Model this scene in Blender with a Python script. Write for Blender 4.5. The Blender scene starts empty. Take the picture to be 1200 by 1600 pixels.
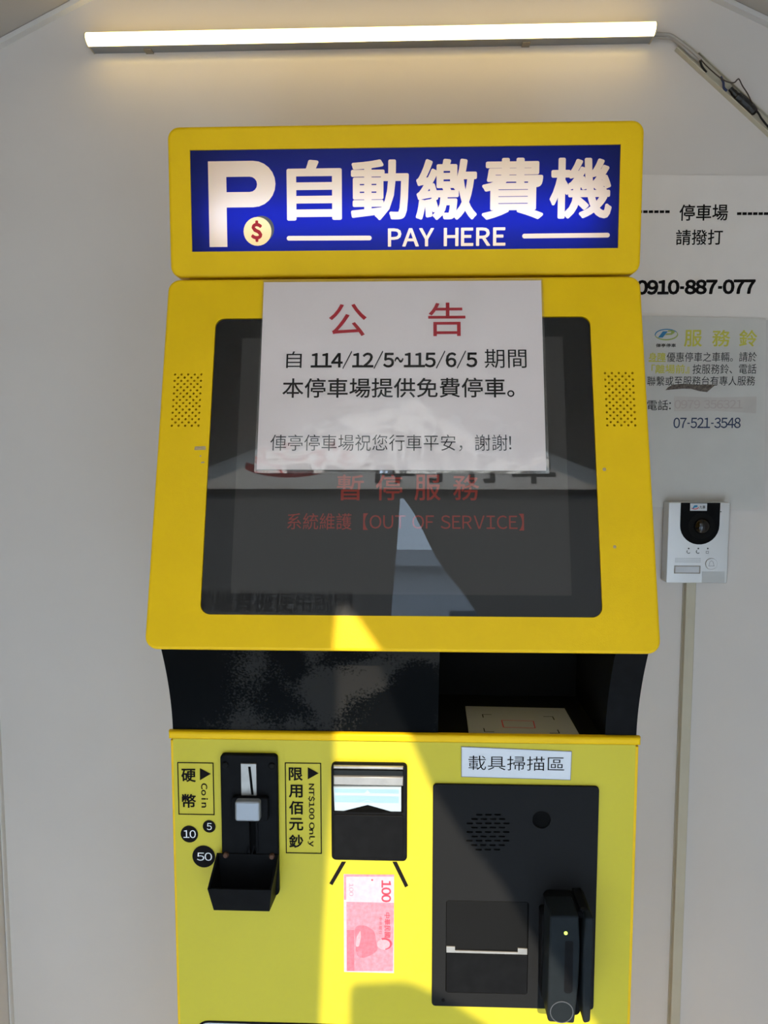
import bpy, math, random
import numpy as np
from mathutils import Vector, Matrix
from mathutils.geometry import tessellate_polygon, delaunay_2d_cdt

random.seed(4)
scene = bpy.context.scene
COL = scene.collection
CAMZ = 1.5                      # camera height above the booth floor
PITCH, YAW, FPX = math.radians(5.2), math.radians(2.04), 1202.0

# ------------------------------------------------------------------ camera
cam_data = bpy.data.cameras.new('camera')
cam_data.sensor_fit = 'VERTICAL'
cam_data.sensor_height = 36.0
cam_data.lens = 36.0 * FPX / 1600.0
cam_data.clip_start = 0.01
cam = bpy.data.objects.new('camera', cam_data)
COL.objects.link(cam)
cam.location = (0, 0, CAMZ)
cam.rotation_euler = (math.pi / 2 - PITCH, 0, YAW)
scene.camera = cam

# ------------------------------------------------------------------ world, sun, exposure
SUN_DIR = Vector((-0.0354, 1.0, -0.6204)).normalized()      # direction the light travels
world = bpy.data.worlds.new('world')
scene.world = world
world.use_nodes = True
wn = world.node_tree
wn.nodes.clear()
w_out = wn.nodes.new('ShaderNodeOutputWorld')
w_bg = wn.nodes.new('ShaderNodeBackground')
w_bg.inputs['Color'].default_value = (0.61, 0.78, 1.0, 1)      # even, pale, hazy sky
w_bg.inputs['Strength'].default_value = 4.4
wn.links.new(w_bg.outputs[0], w_out.inputs['Surface'])

sun_data = bpy.data.lights.new('sun', 'SUN')
sun_data.energy = 3.0
sun_data.angle = math.radians(0.53)
sun_data.color = (1.0, 0.89, 0.72)
sun = bpy.data.objects.new('sun', sun_data)
COL.objects.link(sun)
sun.rotation_euler = SUN_DIR.to_track_quat('-Z', 'Y').to_euler()
sun.location = (0, -4, 6)

vs = scene.view_settings
vs.view_transform = 'Standard'
vs.look = 'None'
vs.exposure = 1.2
vs.gamma = 1.0
vs.use_curve_mapping = False


# ------------------------------------------------------------------ frames
def ray(u, v):
    cx, cy = (u - 600) / FPX, (800 - v) / FPX
    y = math.cos(PITCH) + cy * math.sin(PITCH)
    z = -math.sin(PITCH) + cy * math.cos(PITCH)
    return Vector((cx * math.cos(YAW) - y * math.sin(YAW), cx * math.sin(YAW) + y * math.cos(YAW), z))


class Frame:
    """A flat face of the place: origin, right, up and outward normal."""
    def __init__(s, o, ex=(1, 0, 0), ey=(0, 0, 1)):
        s.o = Vector(o); s.ex = Vector(ex).normalized(); s.ey = Vector(ey).normalized()
        s.n = s.ex.cross(s.ey).normalized()

    def w(s, a, b, h=0.0):
        return s.o + s.ex * a + s.ey * b + s.n * h + Vector((0, 0, CAMZ))

    def at(s, u, v, h=0.0):
        r = ray(u, v)
        o = s.o + s.n * h
        p = r * (o.dot(s.n) / r.dot(s.n)) - o
        return (p.dot(s.ex), p.dot(s.ey))

    def rect(s, q, h=0.0):
        """q = x0,y0,x1,y1 in photo pixels -> a0,a1,b0,b1 on the face"""
        a0, b1 = s.at(q[0], q[1], h)
        a1, b0 = s.at(q[2], q[3], h)
        return a0, a1, b0, b1

    def poly(s, pts, h=0.0):
        return [s.at(u, v, h) for u, v in pts]

    def lift(s, h):
        return Frame(s.o + s.n * h, s.ex, s.ey)


def vert(y):
    return Frame((0, y, 0))


F_WALL = vert(1.25)
F_SIGN = vert(0.84)
F_CAB = vert(0.795)
F_HOUSE = Frame((0, 0.8255, 0.1427), (1, 0, 0), (0, 0.2724, 0.9622))
KX = -0.009


# ------------------------------------------------------------------ outlines
def rrect(a0, a1, b0, b1, r=0.0, n=5):
    if r <= 0:
        return [(a0, b0), (a1, b0), (a1, b1), (a0, b1)]
    out = []
    for cx, cy, t0 in ((a1 - r, b0 + r, -90), (a1 - r, b1 - r, 0), (a0 + r, b1 - r, 90), (a0 + r, b0 + r, 180)):
        for i in range(n + 1):
            t = math.radians(t0 + 90 * i / n)
            out.append((cx + r * math.cos(t), cy + r * math.sin(t)))
    return out


def circle(a, b, r, n=20, ry=None):
    ry = ry or r
    return [(a + r * math.cos(2 * math.pi * i / n), b + ry * math.sin(2 * math.pi * i / n)) for i in range(n)]


def ccw(p):
    ar = sum(p[i][0] * p[(i + 1) % len(p)][1] - p[(i + 1) % len(p)][0] * p[i][1] for i in range(len(p)))
    return p if ar > 0 else p[::-1]


def inset(p, d):
    n = len(p)
    out = []
    for i in range(n):
        x0, y0 = p[i - 1]; x1, y1 = p[i]; x2, y2 = p[(i + 1) % n]
        d1 = Vector((x1 - x0, y1 - y0)); d2 = Vector((x2 - x1, y2 - y1))
        if d1.length < 1e-9: d1 = d2
        if d2.length < 1e-9: d2 = d1
        n1 = Vector((-d1.y, d1.x)).normalized(); n2 = Vector((-d2.y, d2.x)).normalized()
        m = (n1 + n2)
        if m.length < 1e-6: m = n1
        m.normalize()
        k = d / max(0.3, m.dot(n1))
        out.append((x1 + m.x * k, y1 + m.y * k))
    return out


def round_poly(p, r, n=4):
    """round the corners of a ccw polygon"""
    out = []
    m = len(p)
    for i in range(m):
        P = Vector(p[i]); A = Vector(p[i - 1]) - P; B = Vector(p[(i + 1) % m]) - P
        d = min(r, A.length * .45, B.length * .45)
        a = P + A.normalized() * d; b = P + B.normalized() * d
        for k in range(n + 1):
            t = k / n
            q = a * (1 - t) ** 2 + P * 2 * t * (1 - t) + b * t * t
            out.append((q.x, q.y))
    return out


def capsule(x0, y0, x1, y1, r, n=8):
    a = math.atan2(y1 - y0, x1 - x0)
    out = []
    for (cx, cy, s) in ((x1, y1, a - math.pi / 2), (x0, y0, a + math.pi / 2)):
        for i in range(n + 1):
            t = s + math.pi * i / n
            out.append((cx + r * math.cos(t), cy + r * math.sin(t)))
    return out


# ------------------------------------------------------------------ mesh builder
WL = {}


class MB:
    def __init__(s):
        s.v = []; s.f = []

    def add(s, vs_, fs):
        o = len(s.v)
        s.v += [tuple(x) for x in vs_]
        s.f += [tuple(i + o for i in f) for f in fs]

    def cap(s, F, loops, h, flip=False, segs=()):
        """fill between nested outlines (even-odd), robustly"""
        if len(loops) == 1 and not len(segs):
            flat = list(loops[0])
            tris = tessellate_polygon([[Vector((a, b, 0)) for a, b in flat]])
        else:
            pts = []; edges = []
            for l in loops:
                o = len(pts)
                pts += [Vector(p) for p in l]
                edges += [(o + i, o + (i + 1) % len(l)) for i in range(len(l))]
            for x0, y0, x1, y1 in segs:
                o = len(pts)
                pts += [Vector((x0, y0)), Vector((x1, y1))]; edges.append((o, o + 1))
            ov, oe, of, _, _, _ = delaunay_2d_cdt(pts, edges, [], 0, 1e-7)
            fa = np.array([(p.x, p.y) for p in ov])
            flat = [tuple(p) for p in fa]
            S = np.array([(*l[i], *l[(i + 1) % len(l)]) for l in loops for i in range(len(l))] + list(segs))
            cen = np.array([fa[list(f)].mean(axis=0) for f in of])
            tris = [tuple(f) for f, p in zip(of, parity(cen, S)) if p]
        vv = [F.w(a, b, h) for a, b in flat]
        fs = []
        for t in tris:
            (x0, y0), (x1, y1), (x2, y2) = (flat[i] for i in t)
            ar = (x1 - x0) * (y2 - y0) - (x2 - x0) * (y1 - y0)
            if abs(ar) < 1e-14: continue
            t = tuple(t)
            if (ar < 0) != flip: t = t[::-1]
            fs.append(t)
        s.add(vv, fs)

    def flat(s, F, loops, h, segs=()):
        """a sheet facing out of the frame"""
        s.cap(F, loops, h, segs=segs)
        return s

    def prism(s, F, outer, h0, h1, bevel=0.0, seg=3, holes=(), back=True, taper=0.0):
        outer = ccw(list(outer))
        rings = [(outer, h0)]
        if bevel > 0:
            for i in range(seg + 1):
                t = math.pi / 2 * i / seg
                rings.append((inset(outer, bevel * (1 - math.cos(t)) + taper), h1 - bevel + bevel * math.sin(t)))
        else:
            rings.append((inset(outer, taper) if taper else outer, h1))
        n = len(outer)
        vv = [F.w(a, b, h) for r, h in rings for a, b in r]
        fs = []
        for k in range(len(rings) - 1):
            for i in range(n):
                j = (i + 1) % n
                fs.append((k * n + i, k * n + j, (k + 1) * n + j, (k + 1) * n + i))
        s.add(vv, fs)
        holes = [ccw(list(h)) for h in holes]
        s.cap(F, [rings[-1][0]] + holes, h1)
        if back:
            s.cap(F, [outer] + holes, h0, True)
        for hl in holes:
            m = len(hl)
            s.add([F.w(a, b, h1) for a, b in hl] + [F.w(a, b, h0) for a, b in hl],
                  [(i, (i + 1) % m, m + (i + 1) % m, m + i) for i in range(m)])
        return s

    def box(s, F, a0, a1, b0, b1, h0, h1, bevel=0.0, r=0.0):
        return s.prism(F, rrect(a0, a1, b0, b1, r, 4), h0, h1, bevel)

    def px(s, F, q, h0, h1, r=0.0, bevel=0.0, holes=()):
        return s.prism(F, rrect(*F.rect(q, h1), r, 4), h0, h1, bevel, holes=holes)

    def lathe(s, F, a, b, prof, n=24):
        vv = []; fs = []
        for r, h in prof:
            for i in range(n):
                t = 2 * math.pi * i / n
                vv.append(F.w(a + r * math.cos(t), b + r * math.sin(t), h))
        for k in range(len(prof) - 1):
            for i in range(n):
                j = (i + 1) % n
                fs.append((k * n + i, k * n + j, (k + 1) * n + j, (k + 1) * n + i))
        fs.append(tuple((len(prof) - 1) * n + i for i in range(n)))
        fs.append(tuple(reversed(range(n))))
        s.add(vv, fs)
        return s

    def tube(s, pts, r, n=8):
        pts = [Vector(p) for p in pts]
        vv = []; fs = []
        up = Vector((0, -1, 0))
        for i, p in enumerate(pts):
            d = (pts[min(i + 1, len(pts) - 1)] - pts[max(i - 1, 0)]).normalized()
            x = d.cross(up)
            if x.length < 1e-4: x = d.cross(Vector((1, 0, 0)))
            x.normalize(); y = d.cross(x).normalized()
            rr = r[i] if isinstance(r, (list, tuple)) else r
            for k in range(n):
                t = 2 * math.pi * k / n
                vv.append(p + x * rr * math.cos(t) + y * rr * math.sin(t))
        for i in range(len(pts) - 1):
            for k in range(n):
                j = (k + 1) % n
                fs.append((i * n + k, (i + 1) * n + k, (i + 1) * n + j, i * n + j))
        fs.append(tuple(range(n)))
        fs.append(tuple(reversed([(len(pts) - 1) * n + k for k in range(n)])))
        s.add(vv, fs)
        return s

    def build(s, name, mat, parent=None, label=None, angle=35):
        if not s.v:
            return None
        n = len(s.v)
        lo = [min(v[i] for v in s.v) for i in range(3)]; hi = [max(v[i] for v in s.v) for i in range(3)]
        c = Vector([(lo[i] + hi[i]) / 2 for i in range(3)])
        me = bpy.data.meshes.new(name)
        me.from_pydata([Vector(v) - c for v in s.v], [], s.f)
        me.update()
        me.validate()
        for p in me.polygons: p.use_smooth = True
        me.set_sharp_from_angle(angle=math.radians(angle))
        me.materials.append(MAT[mat])
        o = bpy.data.objects.new(name, me)
        COL.objects.link(o)
        place(o, c, parent)
        if label: o['label'] = label
        return o


def place(o, c, parent):
    WL[o.name] = Vector(c)
    if parent is not None:
        o.parent = parent
        o.location = Vector(c) - WL[parent.name]
    else:
        o.location = c


def thing(name, label, cat, loc, group=None):
    o = bpy.data.objects.new(name, None)
    o.empty_display_size = 0.05
    COL.objects.link(o)
    place(o, Vector(loc), None)
    return tag(o, label, cat, group)


def tag(o, label, cat, group=None):
    o['label'] = label; o['category'] = cat
    if group: o['group'] = group
    return o


def struct(o):
    o['kind'] = 'structure'
    return o


def smooth_path(pts, k=6):
    pts = [Vector(p) for p in pts]
    out = []
    for i in range(len(pts) - 1):
        p0 = pts[max(i - 1, 0)]; p1 = pts[i]; p2 = pts[i + 1]; p3 = pts[min(i + 2, len(pts) - 1)]
        for j in range(k):
            t = j / k
            out.append(0.5 * ((2 * p1) + (p2 - p0) * t + (2 * p0 - 5 * p1 + 4 * p2 - p3) * t * t + (3 * p1 - p0 - 3 * p2 + p3) * t ** 3))
    out.append(pts[-1])
    return out


# ------------------------------------------------------------------ lettering
GCACHE = {}


def raw_glyph(ch, off, fill):
    c = bpy.data.curves.new('tmp_text', 'FONT')
    c.body = ch
    c.resolution_u = 3
    c.offset = off
    c.fill_mode = 'BOTH' if fill else 'NONE'
    c.dimensions = '2D'
    o = bpy.data.objects.new('tmp_text', c)
    me = bpy.data.meshes.new_from_object(o)
    r = ([(v.co.x, v.co.y) for v in me.vertices], [tuple(p.vertices) for p in me.polygons], [tuple(e.vertices) for e in me.edges])
    bpy.data.objects.remove(o); bpy.data.curves.remove(c); bpy.data.meshes.remove(me)
    return r


def chain(es):
    nb = {}
    for a, b in es:
        nb.setdefault(a, []).append(b); nb.setdefault(b, []).append(a)
    seen = set(); loops = []
    for s0 in nb:
        if s0 in seen: continue
        loop = [s0]; seen.add(s0); cur = s0
        while True:
            nx = [k for k in nb[cur] if k not in seen]
            if not nx: break
            cur = nx[0]; seen.add(cur); loop.append(cur)
        if len(loop) > 2: loops.append(loop)
    return loops


def parity(P, S):
    n = np.zeros(len(P), dtype=int)
    for x0, y0, x1, y1 in S:
        if y0 == y1: continue
        n += ((y0 > P[:, 1]) != (y1 > P[:, 1])) & (P[:, 0] < x0 + (P[:, 1] - y0) * (x1 - x0) / (y1 - y0))
    return n % 2 == 1


def seg_dist(P, S):
    best = np.full(len(P), 1e9)
    for x0, y0, x1, y1 in S:
        dx, dy = x1 - x0, y1 - y0
        L2 = dx * dx + dy * dy
        t = np.clip(((P[:, 0] - x0) * dx + (P[:, 1] - y0) * dy) / L2, 0, 1) if L2 > 0 else 0
        best = np.minimum(best, (P[:, 0] - x0 - t * dx) ** 2 + (P[:, 1] - y0 - t * dy) ** 2)
    return np.sqrt(best)


def one_glyph(ch, bold):
    """vertices, faces and outline edges of one glyph, its strokes thickened by bold with round corners"""
    key = (ch, bold)
    if key in GCACHE: return GCACHE[key]
    if bold <= 0:
        vv, fs, es = raw_glyph(ch, bold, True)
        GCACHE[key] = (vv, fs, [])
        return GCACHE[key]
    vv, _, es = raw_glyph(ch, 0, False)
    loops = []
    for l in chain(es):
        pts = []
        for k in l:
            if not pts or math.dist(vv[k], pts[-1]) > .004: pts.append(vv[k])
        if len(pts) > 2: loops.append(pts)
    S = np.array([(*l[i], *l[(i + 1) % len(l)]) for l in loops for i in range(len(l))])
    cp, ce = [], []
    for l in loops:
        m = len(l)
        d = Vector(l[1]) - Vector(l[0]); mid = (Vector(l[0]) + Vector(l[1])) / 2
        nrm = Vector((-d.y, d.x)).normalized()
        probe = mid + nrm * .002
        side = -1 if parity(np.array([[probe.x, probe.y]]), S)[0] else 1
        out = []
        for i in range(m):
            A, P, B = Vector(l[i - 1]), Vector(l[i]), Vector(l[(i + 1) % m])
            d1 = (P - A).normalized(); d2 = (B - P).normalized()
            n1 = Vector((-d1.y, d1.x)) * side; n2 = Vector((-d2.y, d2.x)) * side
            a1 = math.atan2(n1.y, n1.x); da = (math.atan2(n2.y, n2.x) - a1 + math.pi) % (2 * math.pi) - math.pi
            k = 1 + int(abs(da) / .5)
            for t in range(k + 1):
                a = a1 + da * t / k
                out.append(P + Vector((math.cos(a), math.sin(a))) * bold)
        o = len(cp)
        cp += out; ce += [(o + i, o + (i + 1) % len(out)) for i in range(len(out))]
    ov, oe, of, _, _, _ = delaunay_2d_cdt(cp, ce, [], 0, 1e-6)
    fa = np.array([(p.x, p.y) for p in ov])
    cen = np.array([fa[list(f)].mean(axis=0) for f in of])
    inside = parity(cen, S) | (seg_dist(cen, S) < bold * .995)
    fs = [tuple(f) for f, k in zip(of, inside) if k]
    cnt = {}
    for f in fs:
        for i in range(3):
            e = tuple(sorted((f[i], f[(i + 1) % 3]))); cnt[e] = cnt.get(e, 0) + 1
    GCACHE[key] = ([tuple(p) for p in fa], fs, [e for e, c in cnt.items() if c == 1])
    return GCACHE[key]


def glyphs(body, bold=0.0, spacing=1.0, mono=False):
    """sans-serif layout: full-width forms give the Latin letters, set close together"""
    V, Fc, E = [], [], []
    x = 0.0
    for ch in body:
        if ch == ' ':
            x += .30 * spacing
            continue
        if ch == '-':
            vv = [(.06, .30 - bold), (.28, .30 - bold), (.28, .37 + bold), (.06, .37 + bold)]
            fs = [(0, 1, 2, 3)]; es = [(0, 1), (1, 2), (2, 3), (3, 0)]
            adv, off = .34, 0
        else:
            wide = ord(ch) > 0x2000
            vv, fs, es = one_glyph(ch if wide else chr(ord(ch) + 0xFEE0), bold)
            if wide:
                adv, off = 1.0, 0.0
            else:
                if ch in '/~':
                    vv = [(p[0] * .5, p[1]) for p in vv]
                lo = min(p[0] for p in vv); hi = max(p[0] for p in vv)
                if ch.isdigit() or mono:
                    adv = .56; off = adv / 2 - (lo + hi) / 2
                else:
                    adv = hi - lo + (.05 if ch in '/~' else .11); off = adv / 2 - (lo + hi) / 2
        o = len(V)
        V += [(p[0] + off + x, p[1]) for p in vv]
        Fc += [tuple(i + o for i in f) for f in fs]
        E += [tuple(i + o for i in e) for e in es]
        x += adv * spacing
    return V, Fc, E


def fit(vv, rect, rot=0, mirror=False, used=None):
    if rot:                                   # reads downwards
        vv = [(y, -x) for x, y in vv]
    if mirror:
        vv = [(-x, y) for x, y in vv]
    pk = [vv[i] for i in used] if used else vv
    xs = [p[0] for p in pk]; ys = [p[1] for p in pk]
    a0, a1, b0, b1 = rect
    sx = (a1 - a0) / (max(xs) - min(xs)); sy = (b1 - b0) / (max(ys) - min(ys))
    mx, my = min(xs), min(ys)
    return [(a0 + (x - mx) * sx, b0 + (y - my) * sy) for x, y in vv]


def add_text(mb, F, body, q, h, bold=0.0, spacing=1.0, rot=0, rect=None, mirror=False, mono=False):
    vv, fs, es = glyphs(body, bold, spacing, mono=mono)
    pts = fit(vv, rect or F.rect(q, h), rot, mirror, sorted({i for f in fs for i in f}))
    out = []
    for f in fs:
        ar = sum(pts[f[i]][0] * pts[f[(i + 1) % len(f)]][1] - pts[f[(i + 1) % len(f)]][0] * pts[f[i]][1] for i in range(len(f)))
        out.append(f if ar > 0 else f[::-1])
    keep = sorted({i for f in out for i in f}); ix = {k: n for n, k in enumerate(keep)}
    mb.add([F.w(*pts[k], h) for k in keep], [tuple(ix[i] for i in f) for f in out])
    return mb


def text_segments(F, body, q, bold, spacing=1.0, mono=False):
    vv, fs, es = glyphs(body, bold, spacing, mono=mono)
    pts = fit(vv, F.rect(q), used=sorted({i for f in fs for i in f}))
    return [(*pts[a], *pts[b]) for a, b in es]


def frame_loops(a0, a1, b0, b1, t, r=0.0):
    return [rrect(a0, a1, b0, b1, r), rrect(a0 + t, a1 - t, b0 + t, b1 - t, max(0, r - t))]


# ------------------------------------------------------------------ materials
MAT = {}


def mat(name, col, rough=0.5, metal=0.0, spec=0.5, noise=0.0, nscale=30.0, bump=0.0, bscale=400.0,
        rnoise=0.0, rscale=20.0, emit=None, estr=0.0, coat=0.0):
    m = bpy.data.materials.new(name)
    m.use_nodes = True
    nt = m.node_tree
    b = nt.nodes['Principled BSDF']
    b.inputs['Base Color'].default_value = (*col, 1)
    b.inputs['Roughness'].default_value = rough
    b.inputs['Metallic'].default_value = metal
    b.inputs['Specular IOR Level'].default_value = spec
    b.inputs['Coat Weight'].default_value = coat
    b.inputs['Coat Roughness'].default_value = 0.08
    tc = nt.nodes.new('ShaderNodeTexCoord')

    def ntex(scale, detail=4):
        t = nt.nodes.new('ShaderNodeTexNoise')
        t.inputs['Scale'].default_value = scale
        t.inputs['Detail'].default_value = detail
        nt.links.new(tc.outputs['Object'], t.inputs['Vector'])
        return t
    if noise:
        t = ntex(nscale)
        r = nt.nodes.new('ShaderNodeMapRange')
        r.inputs['From Min'].default_value = 0.3; r.inputs['From Max'].default_value = 0.7
        r.inputs['To Min'].default_value = 1 - noise; r.inputs['To Max'].default_value = 1 + noise * .4
        nt.links.new(t.outputs['Fac'], r.inputs['Value'])
        mx = nt.nodes.new('ShaderNodeVectorMath'); mx.operation = 'SCALE'
        mx.inputs[0].default_value = col
        nt.links.new(r.outputs[0], mx.inputs['Scale'])
        nt.links.new(mx.outputs[0], b.inputs['Base Color'])
    if rnoise:
        t = ntex(rscale, 6)
        r = nt.nodes.new('ShaderNodeMapRange')
        r.inputs['From Min'].default_value = 0.35; r.inputs['From Max'].default_value = 0.65
        r.inputs['To Min'].default_value = max(0.02, rough - rnoise); r.inputs['To Max'].default_value = rough + rnoise
        nt.links.new(t.outputs['Fac'], r.inputs['Value'])
        nt.links.new(r.outputs[0], b.inputs['Roughness'])
    if bump:
        t = ntex(bscale, 2)
        bp = nt.nodes.new('ShaderNodeBump')
        bp.inputs['Strength'].default_value = bump
        bp.inputs['Distance'].default_value = 0.001
        nt.links.new(t.outputs['Fac'], bp.inputs['Height'])
        nt.links.new(bp.outputs[0], b.inputs['Normal'])
    if emit:
        b.inputs['Emission Color'].default_value = (*emit, 1)
        b.inputs['Emission Strength'].default_value = estr
    MAT[name] = m
    return m


def mat_translucent(name, col_t, col_d, mix=0.5, gloss=0.0, rough=0.3, noise=0.0):
    m = bpy.data.materials.new(name); m.use_nodes = True
    nt = m.node_tree; nt.nodes.clear()
    out = nt.nodes.new('ShaderNodeOutputMaterial')
    t = nt.nodes.new('ShaderNodeBsdfTranslucent'); t.inputs['Color'].default_value = (*col_t, 1)
    d = nt.nodes.new('ShaderNodeBsdfDiffuse'); d.inputs['Color'].default_value = (*col_d, 1)
    mx = nt.nodes.new('ShaderNodeMixShader'); mx.inputs[0].default_value = mix
    nt.links.new(t.outputs[0], mx.inputs[1]); nt.links.new(d.outputs[0], mx.inputs[2])
    last = mx
    if gloss:
        g = nt.nodes.new('ShaderNodeBsdfGlossy'); g.inputs['Roughness'].default_value = rough
        fr = nt.nodes.new('ShaderNodeFresnel'); fr.inputs['IOR'].default_value = 1.0 + gloss
        m2 = nt.nodes.new('ShaderNodeMixShader')
        nt.links.new(fr.outputs[0], m2.inputs[0])
        nt.links.new(mx.outputs[0], m2.inputs[1]); nt.links.new(g.outputs[0], m2.inputs[2])
        last = m2
    nt.links.new(last.outputs[0], out.inputs['Surface'])
    MAT[name] = m


def mat_film(name, ior=1.5, rough=0.02, tint=(1, 1, 1), bump=0.0, bscale=8.0, bdist=0.01):
    """a clear sheet: lets light straight through and reflects by its Fresnel factor"""
    m = bpy.data.materials.new(name); m.use_nodes = True
    nt = m.node_tree; nt.nodes.clear()
    out = nt.nodes.new('ShaderNodeOutputMaterial')
    tr = nt.nodes.new('ShaderNodeBsdfTransparent'); tr.inputs['Color'].default_value = (*tint, 1)
    g = nt.nodes.new('ShaderNodeBsdfGlossy'); g.inputs['Roughness'].default_value = rough
    fr = nt.nodes.new('ShaderNodeFresnel'); fr.inputs['IOR'].default_value = ior
    mx = nt.nodes.new('ShaderNodeMixShader')
    nt.links.new(fr.outputs[0], mx.inputs[0])
    nt.links.new(tr.outputs[0], mx.inputs[1]); nt.links.new(g.outputs[0], mx.inputs[2])
    nt.links.new(mx.outputs[0], out.inputs['Surface'])
    if bump:
        tc = nt.nodes.new('ShaderNodeTexCoord')
        t = nt.nodes.new('ShaderNodeTexNoise'); t.inputs['Scale'].default_value = bscale; t.inputs['Detail'].default_value = 3
        nt.links.new(tc.outputs['Object'], t.inputs['Vector'])
        bp = nt.nodes.new('ShaderNodeBump'); bp.inputs['Strength'].default_value = bump; bp.inputs['Distance'].default_value = bdist
        nt.links.new(t.outputs['Fac'], bp.inputs['Height'])
        nt.links.new(bp.outputs[0], g.inputs['Normal']); nt.links.new(bp.outputs[0], fr.inputs['Normal'])
    MAT[name] = m


def mat_emit(name, col, strength):
    m = bpy.data.materials.new(name); m.use_nodes = True
    nt = m.node_tree; nt.nodes.clear()
    out = nt.nodes.new('ShaderNodeOutputMaterial')
    e = nt.nodes.new('ShaderNodeEmission'); e.inputs['Color'].default_value = (*col, 1); e.inputs['Strength'].default_value = strength
    nt.links.new(e.outputs[0], out.inputs['Surface'])
    MAT[name] = m


mat('wall_panel', (0.635, 0.59, 0.545), 0.22, spec=0.45, noise=0.05, nscale=3.0, bump=0.02, bscale=60)
mat('wall_trim', (0.62, 0.60, 0.57), 0.35, noise=0.05, nscale=5)
mat('roof_panel', (0.42, 0.385, 0.34), 0.35, noise=0.05, nscale=4)
mat('floor_concrete', (0.55, 0.54, 0.52), 0.7, noise=0.25, nscale=12, bump=0.3, bscale=150)
mat('ground_concrete', (0.52, 0.51, 0.49), 0.85, noise=0.25, nscale=4, bump=0.3, bscale=80)
mat('yellow_paint', (0.76, 0.465, 0.004), 0.42, spec=0.15, noise=0.05, nscale=14, bump=0.12, bscale=900)
mat('yellow_vinyl', (0.50, 0.42, 0.016), 0.45, spec=0.3, noise=0.03, nscale=10)
mat('scuff', (0.42, 0.30, 0.15), 0.7, noise=0.3, nscale=300)
m_ = mat('black_gloss', (0.010, 0.011, 0.012), 0.25, spec=0.012)
_nt = m_.node_tree                                           # grey rubbed-off patches with grainy edges
_tc = _nt.nodes.new('ShaderNodeTexCoord')
_a = _nt.nodes.new('ShaderNodeTexNoise'); _a.inputs['Scale'].default_value = 9.0; _a.inputs['Detail'].default_value = 2.0; _a.inputs['Distortion'].default_value = 0.6
_b = _nt.nodes.new('ShaderNodeTexNoise'); _b.inputs['Scale'].default_value = 420.0; _b.inputs['Detail'].default_value = 3.0
_m = _nt.nodes.new('ShaderNodeMath'); _m.operation = 'MULTIPLY_ADD'; _m.inputs[1].default_value = 0.35
_r = _nt.nodes.new('ShaderNodeMapRange'); _r.inputs['From Min'].default_value = 0.68; _r.inputs['From Max'].default_value = 0.76
_c = _nt.nodes.new('ShaderNodeMixRGB')
_c.inputs[1].default_value = (0.003, 0.0035, 0.004, 1); _c.inputs[2].default_value = (0.020, 0.0195, 0.0185, 1)
for _n in (_a, _b): _nt.links.new(_tc.outputs['Object'], _n.inputs['Vector'])
_nt.links.new(_b.outputs['Fac'], _m.inputs[0]); _nt.links.new(_a.outputs['Fac'], _m.inputs[2])
_nt.links.new(_m.outputs[0], _r.inputs['Value']); _nt.links.new(_r.outputs[0], _c.inputs[0])
_nt.links.new(_c.outputs[0], _nt.nodes['Principled BSDF'].inputs['Base Color'])
mat('black_plate', (0.015, 0.0152, 0.0156), 0.40, spec=0.008, rnoise=0.08, rscale=25, bump=0.08, bscale=1200)
mat('black_plastic', (0.008, 0.0082, 0.0088), 0.38, spec=0.015, noise=0.2, nscale=80)
mat('lens_black', (0.006, 0.006, 0.007), 0.06, spec=0.5)
mat('black_matte', (0.006, 0.006, 0.006), 0.75, spec=0.1)
mat('hole_black', (0.004, 0.004, 0.004), 0.9, spec=0.05)
mat('slate_plastic', (0.014, 0.017, 0.019), 0.40, spec=0.02, noise=0.1, nscale=60)
mat('bezel_black', (0.003, 0.003, 0.003), 0.5, spec=0.2)
mat('display_grey', (0.024, 0.022, 0.020), 0.6, spec=0.1, emit=(0.9, 0.9, 0.85), estr=0.006)
mat('display_red', (0.16, 0.03, 0.025), 0.6, spec=0.1, emit=(1.0, 0.16, 0.10), estr=0.035)
mat('silver', (0.30, 0.285, 0.26), 0.42, metal=0.55, noise=0.15, nscale=60)
mat('silver_light', (0.25, 0.265, 0.285), 0.45, metal=0.4, noise=0.05, nscale=40)
mat('aluminium', (0.62, 0.62, 0.61), 0.36, metal=0.85, bump=0.05, bscale=300)
mat('trigger_metal', (0.10, 0.10, 0.10), 0.4, metal=0.5)
mat('note_face', (0.52, 0.27, 0.31), 0.6, spec=0.2, noise=0.15, nscale=300)
mat('aluminium_dark', (0.30, 0.27, 0.23), 0.5, metal=0.7)
mat('rust_screw', (0.10, 0.045, 0.025), 0.6, metal=0.5)
mat('ink_black', (0.009, 0.008, 0.008), 0.7, spec=0.03)
mat('ink_navy', (0.02, 0.035, 0.09), 0.6, spec=0.2)
mat('ink_grey', (0.15, 0.15, 0.15), 0.6, spec=0.2)
mat('ink_ghost', (0.53, 0.45, 0.40), 0.6, spec=0.2)
mat('ink_red', (0.55, 0.030, 0.045), 0.6, spec=0.2)
mat('ink_white', (0.80, 0.80, 0.80), 0.5, spec=0.2)
mat('ink_yellow', (0.62, 0.56, 0.08), 0.6, spec=0.2)
mat('ink_blue', (0.03, 0.20, 0.38), 0.6, spec=0.2)
mat('ink_green', (0.36, 0.42, 0.10), 0.6, spec=0.2)
mat('paper', (0.93, 0.84, 0.80), 0.7, spec=0.2, noise=0.02, nscale=20)
mat('paper_wall', (0.72, 0.67, 0.62), 0.6, spec=0.2, noise=0.03, nscale=20)
mat('paper_grey', (0.65, 0.61, 0.55), 0.6, spec=0.2, noise=0.04, nscale=20)
mat('paper_tape', (0.60, 0.54, 0.48), 0.6, spec=0.2, noise=0.06, nscale=40)
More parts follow.
